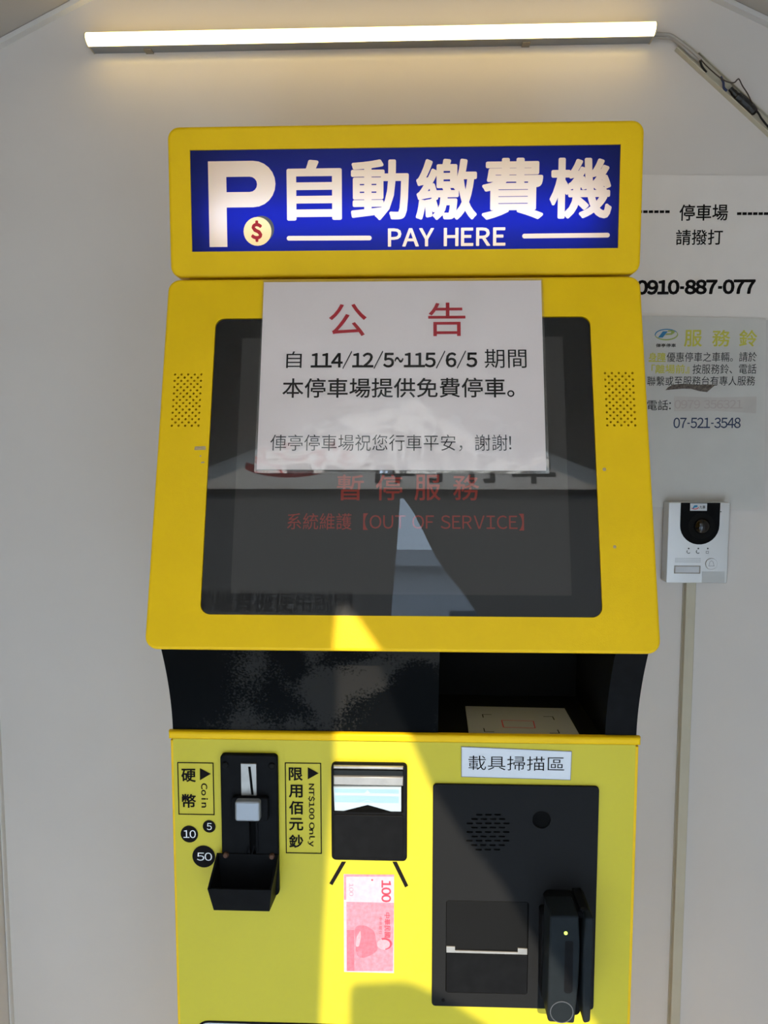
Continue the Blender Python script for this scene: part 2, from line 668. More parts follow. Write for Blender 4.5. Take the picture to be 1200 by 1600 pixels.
mat('paper_torn', (0.18, 0.14, 0.11), 0.8, spec=0.2, noise=0.6, nscale=250)
mat('label_white', (0.56, 0.58, 0.61), 0.4, spec=0.4)
mat('scan_white', (0.34, 0.34, 0.325), 0.6, spec=0.2)
mat('blue_cover', (0.34, 0.40, 0.44), 0.25, spec=0.5, noise=0.04, nscale=60)
mat('blue_cover_stripe', (0.22, 0.34, 0.42), 0.3, spec=0.5)
mat('note_light', (0.56, 0.36, 0.41), 0.6, spec=0.2, noise=0.12, nscale=180)
mat('note_pink', (0.55, 0.20, 0.25), 0.6, spec=0.2, noise=0.25, nscale=220)
mat('note_rose', (0.52, 0.125, 0.165), 0.6, spec=0.2, noise=0.20, nscale=260)
mat('note_red', (0.42, 0.05, 0.08), 0.6, spec=0.2, noise=0.15, nscale=200)
mat('note_grey', (0.28, 0.18, 0.24), 0.6, spec=0.2)
mat('trunk_beige', (0.50, 0.46, 0.35), 0.45, noise=0.06, nscale=20)
mat('cable_grey', (0.36, 0.33, 0.29), 0.5)
mat('wire_brown', (0.045, 0.03, 0.022), 0.5)
mat('wire_blue', (0.02, 0.035, 0.10), 0.5)
mat('tape_black', (0.010, 0.010, 0.010), 0.45, bump=0.5, bscale=200)
mat('coin_yellow', (0.85, 0.70, 0.25), 0.5)
mat('sticker_grey', (0.50, 0.51, 0.50), 0.5)
mat('blocker_dark', (0.03, 0.03, 0.03), 0.8)
mat('building_wall', (0.45, 0.46, 0.47), 0.8, noise=0.1, nscale=2)
mat('building_glass', (0.05, 0.06, 0.07), 0.15)
mat_translucent('sign_blue', (0.004, 0.016, 0.62), (0.004, 0.008, 0.07), 0.5, gloss=0.25, rough=0.35)
mat_translucent('sign_white', (0.85, 0.85, 0.90), (0.57, 0.59, 0.59), 0.5, gloss=0.25, rough=0.35)
mat_translucent('sign_cream', (0.85, 0.75, 0.45), (0.75, 0.66, 0.40), 0.5, gloss=0.4, rough=0.35)
mat_translucent('gable_sheet', (0.95, 0.87, 0.76), (0.75, 0.73, 0.68), 0.1)
mat_translucent('gable_red', (0.45, 0.03, 0.03), (0.40, 0.05, 0.05), 0.1)
mat_translucent('gable_dark', (0.10, 0.10, 0.10), (0.12, 0.12, 0.12), 0.35)
mat_translucent('curtain_sheet', (0.20, 0.185, 0.165), (0.20, 0.19, 0.18), 0.3)
mat_translucent('curtain_print', (0.32, 0.30, 0.28), (0.25, 0.25, 0.25), 0.3)
mat_film('screen_glass', 1.43, 0.008)
mat_film('laminate', 1.5, 0.05, bump=0.35, bscale=9.0, bdist=0.012)
mat_film('laminate_wall', 1.45, 0.10, bump=0.3, bscale=10.0, bdist=0.010)
mat_film('bead_gloss', 1.5, 0.05)
mat_emit('tube_warm', (1.0, 0.72, 0.25), 4.8)
mat_emit('sign_tube', (0.82, 0.86, 1.0), 3.6)
mat_emit('led_green', (0.55, 1.0, 0.12), 1.2)

# ------------------------------------------------------------------ the booth
XL, XR, YB, YF = -0.703, 0.615, 1.25, -0.42
APEX_X, APEX_Z, SLOPE = -0.044, 0.909, 0.47
ROOF = lambda x: APEX_Z - SLOPE * abs(x - APEX_X)
FLOOR = -CAMZ
T = 0.05

# back wall, gable topped
mb = MB().prism(F_WALL, [(XL, FLOOR), (XR, FLOOR), (XR, ROOF(XR)), (APEX_X, APEX_Z), (XL, ROOF(XL))], -T, 0)
wall_back = struct(mb.build('wall_back', 'wall_panel'))
F_FLOOR = Frame((0, 0, FLOOR), (1, 0, 0), (0, 1, 0))
struct(MB().box(F_FLOOR, XL - T, XR + T, YF, YB + T, -0.05, 0).build('floor', 'floor_concrete'))
for nm, x0, x1 in (('wall_left', XL - T, XL), ('wall_right', XR, XR + T)):
    struct(MB().box(F_FLOOR, x0, x1, YF, YB, 0, CAMZ + ROOF(XL if x0 < 0 else XR)).build(nm, 'wall_panel'))
mb = MB()
for sx in (-1, 1):
    xe = XL - T if sx < 0 else XR + T
    sl = [(APEX_X, APEX_Z), (xe, ROOF(xe)), (xe, ROOF(xe) + .04), (APEX_X, APEX_Z + .04)]
    mb.prism(vert(YF - .08), sl, -(YB + T - YF + .08), 0)
struct(mb.build('ceiling', 'roof_panel'))
# cover strips where roof and left wall meet the back wall
mb = MB()
d = .006
for sx in (-1, 1):
    xe = XL if sx < 0 else XR
    mb.prism(F_WALL, [(APEX_X, APEX_Z - .001), (xe, ROOF(xe) - .001), (xe, ROOF(xe) - .009), (APEX_X, APEX_Z - .009)], 0, .012)
struct(mb.build('trim_1', 'wall_trim'))
mb = MB()
for x0, x1 in ((XL, XL + .004), (XR - .004, XR)):
    mb.box(F_WALL, x0, x1, FLOOR, ROOF(XL) - .03, 0, .010, bevel=.003)
struct(mb.build('trim_2', 'wall_trim'))
mb = MB()
for sx in (-1, 1):
    xe = XL if sx < 0 else XR
    pts = [(APEX_X, APEX_Z - .0005), (xe, ROOF(xe) - .0005), (xe, ROOF(xe) - .0075), (APEX_X, APEX_Z - .0075)]
    mb.prism(vert(YB - .13), pts, -.004, .004)
struct(mb.build('trim_3', 'wall_trim'))

# open front: white translucent gable above a beam, two dark hangings drawn apart below it
F_FRONT = Frame((0, YF, 0), (-1, 0, 0), (0, 0, 1))       # faces into the booth (normal +Y)
mb = MB().flat(F_FRONT, [ccw([(-XL, .585), (-XL, ROOF(XL)), (-APEX_X, APEX_Z), (-XR, ROOF(XR)), (-XR, .585)])], 0)
gable = struct(mb.build('wall_front', 'gable_sheet'))
bm_ = MB()
arc = []
for i in range(25):                                        # red swoosh, seen from behind
    t = math.radians(200 + 120 * i / 24)
    arc.append((0.345 + .16 * math.cos(t), .70 + .075 * math.sin(t)))
for i in range(24, -1, -1):
    t = math.radians(200 + 120 * i / 24)
    arc.append((0.345 + .16 * math.cos(t), .715 + .062 * math.sin(t)))
bm_.flat(F_FRONT, [ccw(arc)], .002)
bm_.build('swoosh', 'gable_red', gable)
tb = MB()
add_text(tb, F_FRONT, '俥亭停車', None, .002, bold=.02, mirror=True, rect=(-.40, .12, .607, .745))
tb.build('lettering', 'gable_dark', gable)
mb = MB().box(F_FRONT, -XR, -XL, .572, .588, -.02, .004)
struct(mb.build('trim_4', 'aluminium_dark'))

GAP_L = [(.572, -.030), (.547, -.031), (.515, -.033), (.434, -.037), (.333, -.044), (.224, -.051), (.111, -.056), (-.1, -.07), (-.45, -.16)]
GAP_R = [(.572, -.030), (.547, -.012), (.512, .009), (.438, .042), (.389, .064), (.293, .127), (.207, .185), (.12, .242), (-.02, .335), (-.30, .50), (-.45, .56)]


def interp(tab, z):
    for (z0, x0), (z1, x1) in zip(tab, tab[1:]):
        if z <= z0 and z >= z1:
            return x0 + (x1 - x0) * (z0 - z) / (z0 - z1)
    return tab[-1][1]


def hanging(tab, xw, name):
    vv = []; fs = []
    zs = sorted(set([z for z, x in tab] + [.572 - i * .06 for i in range(17)]), reverse=True)
    N = 40
    for z in zs:
        e = interp(tab, z)
        for i in range(N + 1):
            x = e + (xw - e) * i / N
            y = YF + .012 * math.sin(x * 55) * min(1, (.572 - z) * 3)
            vv.append(Vector((x, y, z + CAMZ)))
    for r in range(len(zs) - 1):
        for i in range(N):
            a = r * (N + 1) + i
            fs.append((a, a + 1, a + N + 2, a + N + 1))
    m_ = MB(); m_.add(vv, fs)
    return struct(m_.build(name, 'curtain_sheet'))


c_left = hanging(GAP_L, XL, 'front_curtain_left')  # curtain sheets, kept short to let more daylight in
c_right = hanging(GAP_R, XR, 'front_curtain_right')
tb = MB()
add_text(tb, F_FRONT, '自動繳費機使用說明', None, .016, bold=.015, mirror=True, rect=(.15, .60, .225, .285))
tb.build('lettering', 'curtain_print', c_left)
# unseen board added behind the camera, shaped to throw the cabinet's soft shadow
mb = MB().prism(Frame((0, YF - .05, 0), (-1, 0, 0), (0, 0, 1)),
                round_poly(ccw([(.022, FLOOR), (.022, .185), (-.043, .190), (-.085, .17), (-.14, .135), (-.20, FLOOR)]), .012), -.01, .01)
struct(mb.build('shadow_blocker', 'blocker_dark'))

# outside: paved ground and a low building across the way, both seen only in the screen's reflection
struct(MB().box(F_FLOOR, -20, 20, -30, YF, -.06, -.01).build('ground', 'ground_concrete'))
bld = bpy.data.objects.new('building_opposite', None); COL.objects.link(bld); place(bld, (0, -9, 0), None); struct(bld)
FB = Frame((0, -9, FLOOR), (-1, 0, 0), (0, 0, 1))
MB().box(FB, -9, 9, 0, 5.35, -4, 0, ).build('wall', 'building_wall', bld)
MB().box(FB, -9.2, 9.2, 5.3, 5.55, -4.2, .25).build('parapet', 'building_wall', bld)
for i in range(8):
    for k in range(2):
        w = MB().box(FB, -8.2 + i * 2.15, -7.0 + i * 2.15, .9 + k * 2.4, 2.3 + k * 2.4, 0, .04).build('window', 'building_glass', bld)

# ------------------------------------------------------------------ the kiosk
kiosk = thing('payment_kiosk', 'yellow parking payment kiosk with blue backlit sign and dark tilted screen', 'kiosk', (KX, 1.0, 0))
W2 = .25
YBACK = 1.215
# cabinet body behind everything
cab = MB()
cab.box(F_CAB, KX - W2, KX + W2, FLOOR, -.3205, -(YBACK - .795), -.001, bevel=.001)
cabinet = cab.build('cabinet', 'yellow_paint', kiosk)
# folded hem that caps the cabinet
a = MB()
a.box(F_CAB, KX - W2 - .001, KX + W2 + .001, -.3178, -.3090, -.0035, .0035, bevel=.0028)
a.build('hem', 'yellow_paint', cabinet)
vin = MB().prism(F_CAB, rrect(KX - W2 + .003, KX + W2 - .0035, FLOOR + .06, -.3185), -.0012, 0, holes=[])
vin.build('front_panel', 'yellow_vinyl', cabinet, label='greenish yellow vinyl front sheet')
upper = MB()
upper.box(F_CAB, KX - W2 + .004, KX + W2 - .004, -.2165, .33, -(YBACK - .795), -.085, bevel=.004)
upper.build('rear_body', 'yellow_paint', kiosk)

# --- black waist
waist_prof = []
for i in range(11):
    t = i / 10
    waist_prof.append((.797 - .033 * (1 - t) ** 1.7, -.2085 - .1 * t))
OPEN0, OPEN1 = F_CAB.at(685, 1090)[0], F_CAB.at(948, 1090)[0]
F_SIDE = Frame((0, 0, 0), (0, -1, 0), (0, 0, 1))          # normal -X ; a = -Y


def waist_piece(x0, x1, m):
    m.prism(Frame((x1, 0, 0), (0, 1, 0), (0, 0, 1)), [(y, z) for y, z in waist_prof] + [(.799, -.3085), (.799, -.3203), (.96, -.3203), (.96, -.2085)], -(x1 - x0), 0)
    return m


waist = waist_piece(KX - .2475, OPEN0, MB()).build('waist_panel', 'black_gloss', kiosk, label='glossy worn black curved waist panel', angle=25)
waist_piece(OPEN1, KX + .2475, MB()).build('waist_post', 'black_plastic', kiosk, angle=25)
nb = MB()
nb.box(vert(.945), OPEN0 - .005, OPEN1 + .005, -.3195, -.205, -.27, 0)
nb.build('recess_back', 'black_matte', kiosk)
nb = MB().box(F_FLOOR, OPEN0 - .003, OPEN1 + .003, .799, .957, CAMZ - .3204, CAMZ - .3165)
nb.build('recess_floor', 'black_matte', kiosk)
nb = MB().box(vert(.95), KX - .245, KX + .245, -.31, -.205, -.26, 0)
nb.build('waist_core', 'black_matte', kiosk)

# scan card lying in the recess
F_CARD = Frame((0, 0, -.3162), (1, 0, 0), (0, 1, 0))
k0, k1 = F_CARD.at(727, 1106), F_CARD.at(882, 1109.5)
CF = .803
c0 = [k0, k1, (F_CARD.at(903, 1152)[0] + .002, CF), (F_CARD.at(732, 1147)[0], CF)]
card = tag(MB().prism(F_CARD, ccw(c0), 0, .0022).build('scan_card', 'scan_white'),
           'white scan card with red rectangle and black corner marks in the black recess', 'card')
m1 = MB()
rp = [F_CARD.at(*p, .0024) for p in ((783, 1125), (834, 1126.5), (837, 1138), (786, 1136.5))]
m1.flat(F_CARD, [ccw(rp), inset(ccw(rp), .0011)], .0024)
m1.build('red_rectangle', 'ink_red', card)
for (cx, cy, dx, dy) in ((753, 1116, 1, 1), (864, 1119.5, -1, 1), (756.5, 1143.5, 1, -1), (875, 1146, -1, -1)):
    x, y = F_CARD.at(cx, cy, .0024)
    L = .011
    m1 = MB()
    t_ = .0011
    m1.flat(F_CARD, [ccw([(x, y), (x + dx * L, y), (x + dx * L, y - dy * t_), (x + dx * t_, y - dy * t_), (x + dx * t_, y - dy * L), (x, y - dy * L)])], .0024)
    m1.build('corner_mark', 'ink_black', card)

# --- tilted screen housing
hl = F_HOUSE.at(243, 740)[0]
hr = F_HOUSE.at(1018, 740)[0]
hb = F_HOUSE.at(630, 1018)[1]
ht = F_HOUSE.at(635, 433.5)[1]
bz = [F_HOUSE.at(338, 497), F_HOUSE.at(924, 494), F_HOUSE.at(940, 967), F_HOUSE.at(311, 958)]
b_a0 = (bz[0][0] + bz[3][0]) / 2; b_a1 = (bz[1][0] + bz[2][0]) / 2
b_b0 = (bz[2][1] + bz[3][1]) / 2; b_b1 = (bz[0][1] + bz[1][1]) / 2
bez = rrect(b_a0, b_a1, b_b0, b_b1, .010, 6)
holes = [bez]
for gx0, gx1 in ((F_HOUSE.at(273.5, 585)[0], F_HOUSE.at(314.5, 585)[0]), (F_HOUSE.at(945.5, 585)[0], F_HOUSE.at(988.5, 585)[0])):
    g1 = F_HOUSE.at(300, 585)[1]; g0 = F_HOUSE.at(300, 665)[1]
    px_ = (gx1 - gx0) / 4
    for r in range(17):
        n = 5 if r % 2 == 0 else 4
        for k in range(n):
            cx = gx0 + px_ * (k + (0 if n == 5 else .5))
            holes.append(circle(cx, g1 + (g0 - g1) * r / 16, .00125, 8))
hm = MB()
hm.prism(F_HOUSE, rrect(hl, hr, hb, ht, .0125, 6), -.022, 0, bevel=.0028, seg=3, holes=holes, back=False)
housing = hm.build('screen_housing', 'yellow_paint', kiosk, angle=30)
# rear shroud of the housing
sh = MB()
prof = [(.838, .163), (.742, -.170), (.75, -.2075), (1.0, -.2075), (1.0, .168)]
sh.prism(Frame((KX + .236, 0, 0), (0, 1, 0), (0, 0, 1)), ccw(prof), -.472, 0)
sh.build('housing_shroud', 'yellow_paint', housing)
hk = MB().box(F_HOUSE, hl + .004, hr - .004, hb + .004, ht - .004, -.0235, -.0222)
hk.build('speaker_backing', 'hole_black', housing)
MB().prism(F_HOUSE, inset(bez, .0001), -.02, -.0030).build('bezel', 'bezel_black', housing)
dq = [F_HOUSE.at(379, 527), F_HOUSE.at(881, 524), F_HOUSE.at(893, 931), F_HOUSE.at(358, 926)]
d0 = ((dq[0][0] + dq[3][0]) / 2, (dq[1][0] + dq[2][0]) / 2, (dq[2][1] + dq[3][1]) / 2, (dq[0][1] + dq[1][1]) / 2)
MB().flat(F_HOUSE, [rrect(*d0)], -.0027).build('display', 'display_grey', housing)
tx = MB()
for i, ch in enumerate('暫停服務'):
    add_text(tx, F_HOUSE, ch, (527 + i * 60.3, 741.5, 568 + i * 60.3, 782), -.0026, bold=.008)
add_text(tx, F_HOUSE, '系統維護【OUT OF SERVICE】', (449, 801.5, 819, 829), -.0026)
tx.build('screen_lettering', 'display_red', housing)
MB().flat(F_HOUSE, [inset(bez, .0002)], -.0012).build('screen_glass', 'screen_glass', housing)
for q in ((304, 697, 322, 703.5), (314, 721, 320, 724), (312, 711, 315, 714)):
    a0, a1, b0, b1 = F_HOUSE.rect(q)
    sc = MB().flat(F_HOUSE, [round_poly([(a0, b0), (a1, b0 + .0004), (a1 - .0006, b1), (a0 + .0003, b1 - .0005)], .001)], .0002)
    sc.build('scuff_mark', 'scuff', housing, label='brown scuff mark')
for q in ((940.5, 730, 948, 737), (957, 851, 964, 858)):
    a0, a1, b0, b1 = F_HOUSE.rect(q)
    MB().flat(F_HOUSE, [circle((a0 + a1) / 2, (b0 + b1) / 2, (a1 - a0) / 2.4, 9)], .0002).build('scuff_mark', 'scuff', housing, label='brown scuff mark')

# --- sign box
s_l, s_r = F_SIGN.at(263, 300)[0], F_SIGN.at(1004.5, 300)[0]
s_t = F_SIGN.at(635, 192)[1]; s_b = F_SIGN.at(635, 431)[1]
pan = F_SIGN.rect((297.5, 234.5, 970, 388))
pan = (F_SIGN.at(298, 310)[0], F_SIGN.at(968, 310)[0], (F_SIGN.at(300, 393)[1] + F_SIGN.at(966, 388)[1]) / 2, (F_SIGN.at(297, 234)[1] + F_SIGN.at(970, 225)[1]) / 2)
sb = MB()
out_s = rrect(s_l, s_r, s_b, s_t, .0125, 6)
sb.prism(F_SIGN, out_s, -.09, 0, bevel=.0035, seg=4, holes=[rrect(*pan)], back=False)
sb.cap(F_SIGN, [ccw(out_s)], -.09, True)
sign = sb.build('sign_box', 'yellow_paint', kiosk, angle=30)
# blue panel with the lettering cut out of it, white diffuser lettering filling the cuts, a tube behind
SH = -.0022
F_SP = F_SIGN
cuts = []


def P_loops():
    q = lambda x, y: F_SP.at(x, y)
    ax, ay = q(324, 251); bx, by = q(354.5, 385)
    x1 = q(430, 300)[0]; y_b = q(380, 323)[1]; cx0 = q(353, 290)[0]
    cy1 = q(380, 275)[1]; cy0 = q(380, 299)[1]; cx1 = q(401, 287)[0]
    r = (ay - y_b) / 2
    out_ = [(ax, by), (bx, by), (bx, y_b)]
    for i in range(13):
        t = math.radians(-90 + 180 * i / 12)
        out_.append((x1 - r + r * math.cos(t), (ay + y_b) / 2 + r * math.sin(t)))
    out_ += [(ax, ay)]
    r2 = (cy1 - cy0) / 2
    ctr = [(cx0, cy0)]
    for i in range(9):
        t = math.radians(-90 + 180 * i / 8)
        ctr.append((cx1 - r2 + r2 * math.cos(t), (cy0 + cy1) / 2 + r2 * math.sin(t)))
    ctr += [(cx0, cy1)]
    return [out_, ctr]


pl = P_loops()
bars = [capsule(*F_SP.at(451, 371.5), *F_SP.at(577, 371), .0024), capsule(*F_SP.at(820, 368), *F_SP.at(950, 366.5), .0024)]
coin_c = F_SP.at(401.7, 360.7); coin_r = .0150
coin = circle(*coin_c, coin_r, 28)
SB = .026
cjk = [(447, 249, 534, 343), (548, 248.5, 638.5, 342.5), (650, 247.5, 745, 342), (754, 246, 849, 341.5), (860.5, 245.5, 956, 340)]
PAY = ('PAY HERE', (606, 356, 790, 383), .024, 1.25, True)
segs_ = []
for ch, q in zip('自動繳費機', cjk):
    segs_ += text_segments(F_SP, ch, q, SB)
segs_ += text_segments(F_SP, *PAY)
MB().flat(F_SP, [rrect(*pan)] + pl + bars + [coin], SH, segs=segs_).build('sign_panel', 'sign_blue', sign, label='deep blue translucent sign panel')
MB().flat(F_SP, pl, SH).build('letter', 'sign_white', sign, label='big white backlit letter P')
for b_ in bars: MB().flat(F_SP, [b_], SH).build('rule', 'sign_white', sign)
for ch, q in zip('自動繳費機', cjk):
    add_text(MB(), F_SP, ch, None, SH, SB, rect=F_SP.rect(q)).build('letter', 'sign_white', sign, label='white backlit character')
add_text(MB(), F_SP, PAY[0], None, SH, PAY[2], PAY[3], rect=F_SP.rect(PAY[1]), mono=True).build('lettering', 'sign_white', sign, label='small white lettering PAY HERE')
cn = MB().flat(F_SP, [coin], SH)
cn.build('coin_symbol', 'sign_cream', sign, label='cream coin with red dollar sign')
cs = MB()
cres = []
c2 = (coin_c[0] + .0042, coin_c[1] + .0024)
o_ = circle(*c2, .0138, 40)
keep = [p for p in o_ if math.hypot(p[0] - coin_c[0], p[1] - coin_c[1]) > coin_r]
ang = lambda p: (math.atan2(p[1] - coin_c[1], p[0] - coin_c[0]) + math.pi * .75) % (2 * math.pi)
keep.sort(key=ang)
inner = [(coin_c[0] + coin_r * math.cos(ang(p) - math.pi * .75), coin_c[1] + coin_r * math.sin(ang(p) - math.pi * .75)) for p in keep][::-1]
cs.flat(F_SP, [ccw(keep + inner)], SH + .0002)
cs.build('coin_shadow', 'ink_grey', sign)
ds = add_text(MB(), F_SP, '$', (392, 344.5, 410, 378), SH + .0002, bold=.05)
ds.build('dollar_sign', 'ink_red', sign)
tubeb = MB()
zt = F_SP.at(635, 337)[1]
tubeb.tube([F_SP.w(pan[0] + .02, zt, -.030), F_SP.w(pan[1] - .02, zt, -.030)], .006, 10)
tubeb.build('sign_tube', 'sign_tube', sign)
nk = MB().box(vert(.875), KX - .235, KX + .235, .140, .20, -.30, 0)
nk.build('neck', 'yellow_paint', kiosk)

# --- printed labels of the cabinet
HP = .0004
coin_lab = MB()
r_ = F_CAB.rect((277, 1190.5, 335.5, 1273.5))
coin_lab.flat(F_CAB, frame_loops(*r_, .0011), HP)
add_text(coin_lab, F_CAB, '硬', (283, 1201, 306, 1222), HP, bold=.022)
add_text(coin_lab, F_CAB, '幣', (284, 1240.5, 306.5, 1262.5), HP, bold=.022)
tri = F_CAB.poly([(312.5, 1219), (312.5, 1200), (329.5, 1209)])
coin_lab.flat(F_CAB, [ccw(tri)], HP)
add_text(coin_lab, F_CAB, 'Coin', (314, 1224, 325, 1262), HP, bold=.022, spacing=1.2, rot=1, mono=True)
coin_lab.build('coin_label', 'ink_black', kiosk, label='black printed Coin label on yellow')
note_lab = MB()
r_ = F_CAB.rect((445, 1191, 503, 1334))
note_lab.flat(F_CAB, frame_loops(*r_, .0011), HP)
for ch, q in zip('限用佰元鈔', ((451, 1199, 473, 1220), (451, 1226, 473, 1246.5), (451.5, 1251.5, 474, 1273), (451.5, 1278, 474, 1298), (451.5, 1304, 474, 1325))):
    add_text(note_lab, F_CAB, ch, q, HP, bold=.022)
note_lab.flat(F_CAB, [ccw(F_CAB.poly([(481, 1217.5), (481, 1198.5), (498, 1208)]))], HP)
add_text(note_lab, F_CAB, 'NT$100 Only', (480, 1224.5, 493, 1323), HP, bold=.022, spacing=1.15, rot=1, mono=True)
note_lab.build('banknote_label', 'ink_black', kiosk, label='black printed NT$100 Only label on yellow')
for txt, cx, cy, r, q in (('10', 296, 1303, .0096, (286.5, 1297, 306, 1309.5)), ('5', 327, 1291, .0071, (323, 1286, 331, 1297)), ('50', 318.5, 1338, .0126, (307.5, 1332, 331.5, 1345))):
    cc = F_CAB.at(cx, cy)
    p_ = MB().flat(F_CAB, [circle(*cc, r, 28)], HP).build('coin_value_dot', 'ink_black', kiosk, label='black dot reading %s' % txt)
    add_text(MB(), F_CAB, txt, q, HP + .0003, bold=.0).build('lettering', 'ink_white', p_)
for p in (((541, 1346), (534, 1346), (514.5, 1380), (519.5, 1383)), ((613, 1346), (620, 1346), (638, 1383.5), (633, 1386.5))):
    MB().flat(F_CAB, [ccw(F_CAB.poly(p))], HP).build('guide_stripe', 'ink_black', kiosk)

# banknote picture stuck below the slot
bn = F_CAB.rect((537, 1365.5, 615.5, 1520))
note = MB().prism(F_CAB, rrect(*bn), 0, .0005).build('banknote_sticker', 'note_light', kiosk, label='pink sticker picturing a 100 banknote')
nx = lambda x, y: F_CAB.at(537 + (x - 228) / 6.15, 1365.5 + (y - 155) / 6.15)
nq = lambda pts: ccw([nx(*p) for p in pts])
k1 = MB()
k1.flat(F_CAB, [nq([(255, 420), (712, 430), (700, 1085), (258, 1085)])], .0006)
k1.flat(F_CAB, [nq([(232, 158), (714, 158), (714, 178), (232, 178)])], .0006)
k1.flat(F_CAB, [nq([(232, 178), (252, 178), (252, 400), (232, 400)])], .0006)
k1.build('pink_field', 'note_pink', note)
k2 = MB()
k2.flat(F_CAB, [nq([(258, 690), (330, 690), (330, 1083), (258, 1083)])], .0007)
body_ = [(540, 800), (525, 700), (440, 645), (350, 650), (330, 700), (345, 800), (340, 900), (370, 950), (420, 960), (500, 930), (560, 880)]
k2.flat(F_CAB, [round_poly(nq(body_), .004)], .0007)
k2.build('robe', 'note_rose', note)
k3 = MB()
k3.flat(F_CAB, [circle(*nx(615, 828), .0076, 20, .0062)], .0008)
k3.flat(F_CAB, [round_poly(nq([(390, 690), (350, 760), (345, 850), (375, 850), (395, 760)]), .002)], .0008)
k3.build('portrait_face', 'note_face', note)
k4 = MB()
add_text(k4, F_CAB, '100', None, .0008, bold=.03, rot=1, rect=(nx(590, 0)[0], nx(684, 0)[0], nx(0, 410)[1], nx(0, 200)[1]))
for i, ch in enumerate('中華民國'):
    add_text(k4, F_CAB, ch, None, .0008, bold=.02, rot=1, rect=(nx(620, 0)[0], nx(676, 0)[0], nx(0, 562 + i * 62)[1], nx(0, 508 + i * 62)[1]))
for i, ch in enumerate('中央銀行'):
    add_text(k4, F_CAB, ch, None, .0008, bold=.0, rot=1, rect=(nx(568, 0)[0], nx(598, 0)[0], nx(0, 586 + i * 44)[1], nx(0, 550 + i * 44)[1]))
hair = [nx(615 + 78 * math.cos(t), 822 + 58 * math.sin(t)) for t in [math.radians(-110 + 190 * i / 14) for i in range(15)]] + \
       [nx(618 + 55 * math.cos(t), 826 + 44 * math.sin(t)) for t in [math.radians(80 - 190 * i / 14) for i in range(15)]]
k4.flat(F_CAB, [ccw(hair)], .0009)
k4.flat(F_CAB, [circle(*nx(502, 209), .0011, 8)], .0009)
k4.build('note_print', 'note_red', note)
k5 = MB()
add_text(k5, F_CAB, '100', None, .0008, bold=.0, rot=1, rect=(nx(280, 0)[0], nx(320, 0)[0], nx(0, 358)[1], nx(0, 234)[1]))
k5.build('note_numerals', 'note_grey', note)
k5 = MB()
for x in (305, 395, 482, 568, 655):
    k5.flat(F_CAB, [nq([(x - 22, 437), (x + 22, 437), (x + 22, 445), (x - 22, 445)])], .0008)
k5.build('note_dashes', 'note_grey', note)['kind'] = 'stuff'
k5 = MB()
add_text(k5, F_CAB, '壹佰圓', None, .0009, bold=.0, rot=1, rect=(nx(338, 0)[0], nx(400, 0)[0], nx(0, 1070)[1], nx(0, 880)[1]))
k5.build('note_numerals', 'note_grey', note)

# scan-area label
la = F_CAB.poly([(720.5, 1166), (893.5, 1173.5), (891.5, 1218.5), (720.5, 1213.5)])
lab = MB().prism(F_CAB, ccw(la), 0, .0008).build('scan_label', 'label_white', kiosk, label='white label lettered in thin black strokes')
add_text(MB(), F_CAB, '載具掃描區', (732, 1180.5, 881.5, 1205), .001, bold=-.004).build('lettering', 'ink_black', lab)
bl = MB().flat(F_CAB, [ccw(la), inset(ccw(la), .0006)], .001)
bl.build('border', 'ink_grey', lab)

# lower information plate, cut by the frame's bottom
ip = F_CAB.rect((306, 1594, 640, 1700))
info = MB().prism(F_CAB, rrect(ip[0], ip[1], ip[2], ip[3], .014, 6), 0, .0006).build('information_plate', 'ink_black', kiosk, label='white plate with rounded black border')
MB().prism(F_CAB, rrect(ip[0] + .0022, ip[1] - .0022, ip[2] + .0022, ip[3] - .0022, .012, 6), 0, .0009).build('plate_face', 'label_white', info)

# --- coin mechanism
coinm = MB()
r_ = F_CAB.rect((343.5, 1179, 436, 1400), .006)
slotq = rrect(*F_CAB.rect((390, 1284, 400, 1336), .006))
coinm.prism(F_CAB, rrect(*r_, .0045, 5), 0, .006, bevel=.0015, holes=[slotq])
coinp = coinm.build('coin_plate', 'black_plastic', kiosk, label='black coin slot plate')
MB().box(F_CAB, *F_CAB.rect((386, 1282, 404, 1338)), .0003, .0008).build('slot_back', 'hole_black', coinp)
for cx, cy in ((352, 1195), (425, 1196.5)):
    cc = F_CAB.at(cx, cy, .006)
    MB().lathe(F_CAB, *cc, [(.0037, .0058), (.0037, .0066), (.0030, .0077), (.0015, .0081)], 16).build('screw', 'black_matte', coinp)
# silver guide with slanted slot
gq = F_CAB.rect((376, 1193.5, 401, 1249), .008)
slot = ccw(F_CAB.poly([(387.5, 1198), (391.5, 1198), (396.5, 1243), (392.5, 1243)], .008))
gd = MB().prism(F_CAB, rrect(*gq), .005, .0078, holes=[slot], bevel=.0003).build('coin_guide', 'silver', coinp, label='silver coin guide with slanted slot')
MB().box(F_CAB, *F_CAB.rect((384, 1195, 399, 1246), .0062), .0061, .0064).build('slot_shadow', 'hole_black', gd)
MB().px(F_CAB, (361, 1246, 419, 1284), .006, .013, r=.003, bevel=.0015).build('button_surround', 'black_plastic', coinp)
MB().px(F_CAB, (366.5, 1252.5, 406, 1284.5), .013, .021, r=.0028, bevel=.0022).build('return_button', 'silver_light', coinp, label='silver return button')
rl = MB()
for x in (388, 401):
    a0, a1, b0, b1 = F_CAB.rect((x, 1284, x + 2, 1330), .008)
    rl.box(F_CAB, a0, a1, b0, b1, .006, .0085)
rl.build('slot_rail', 'black_plastic', coinp)
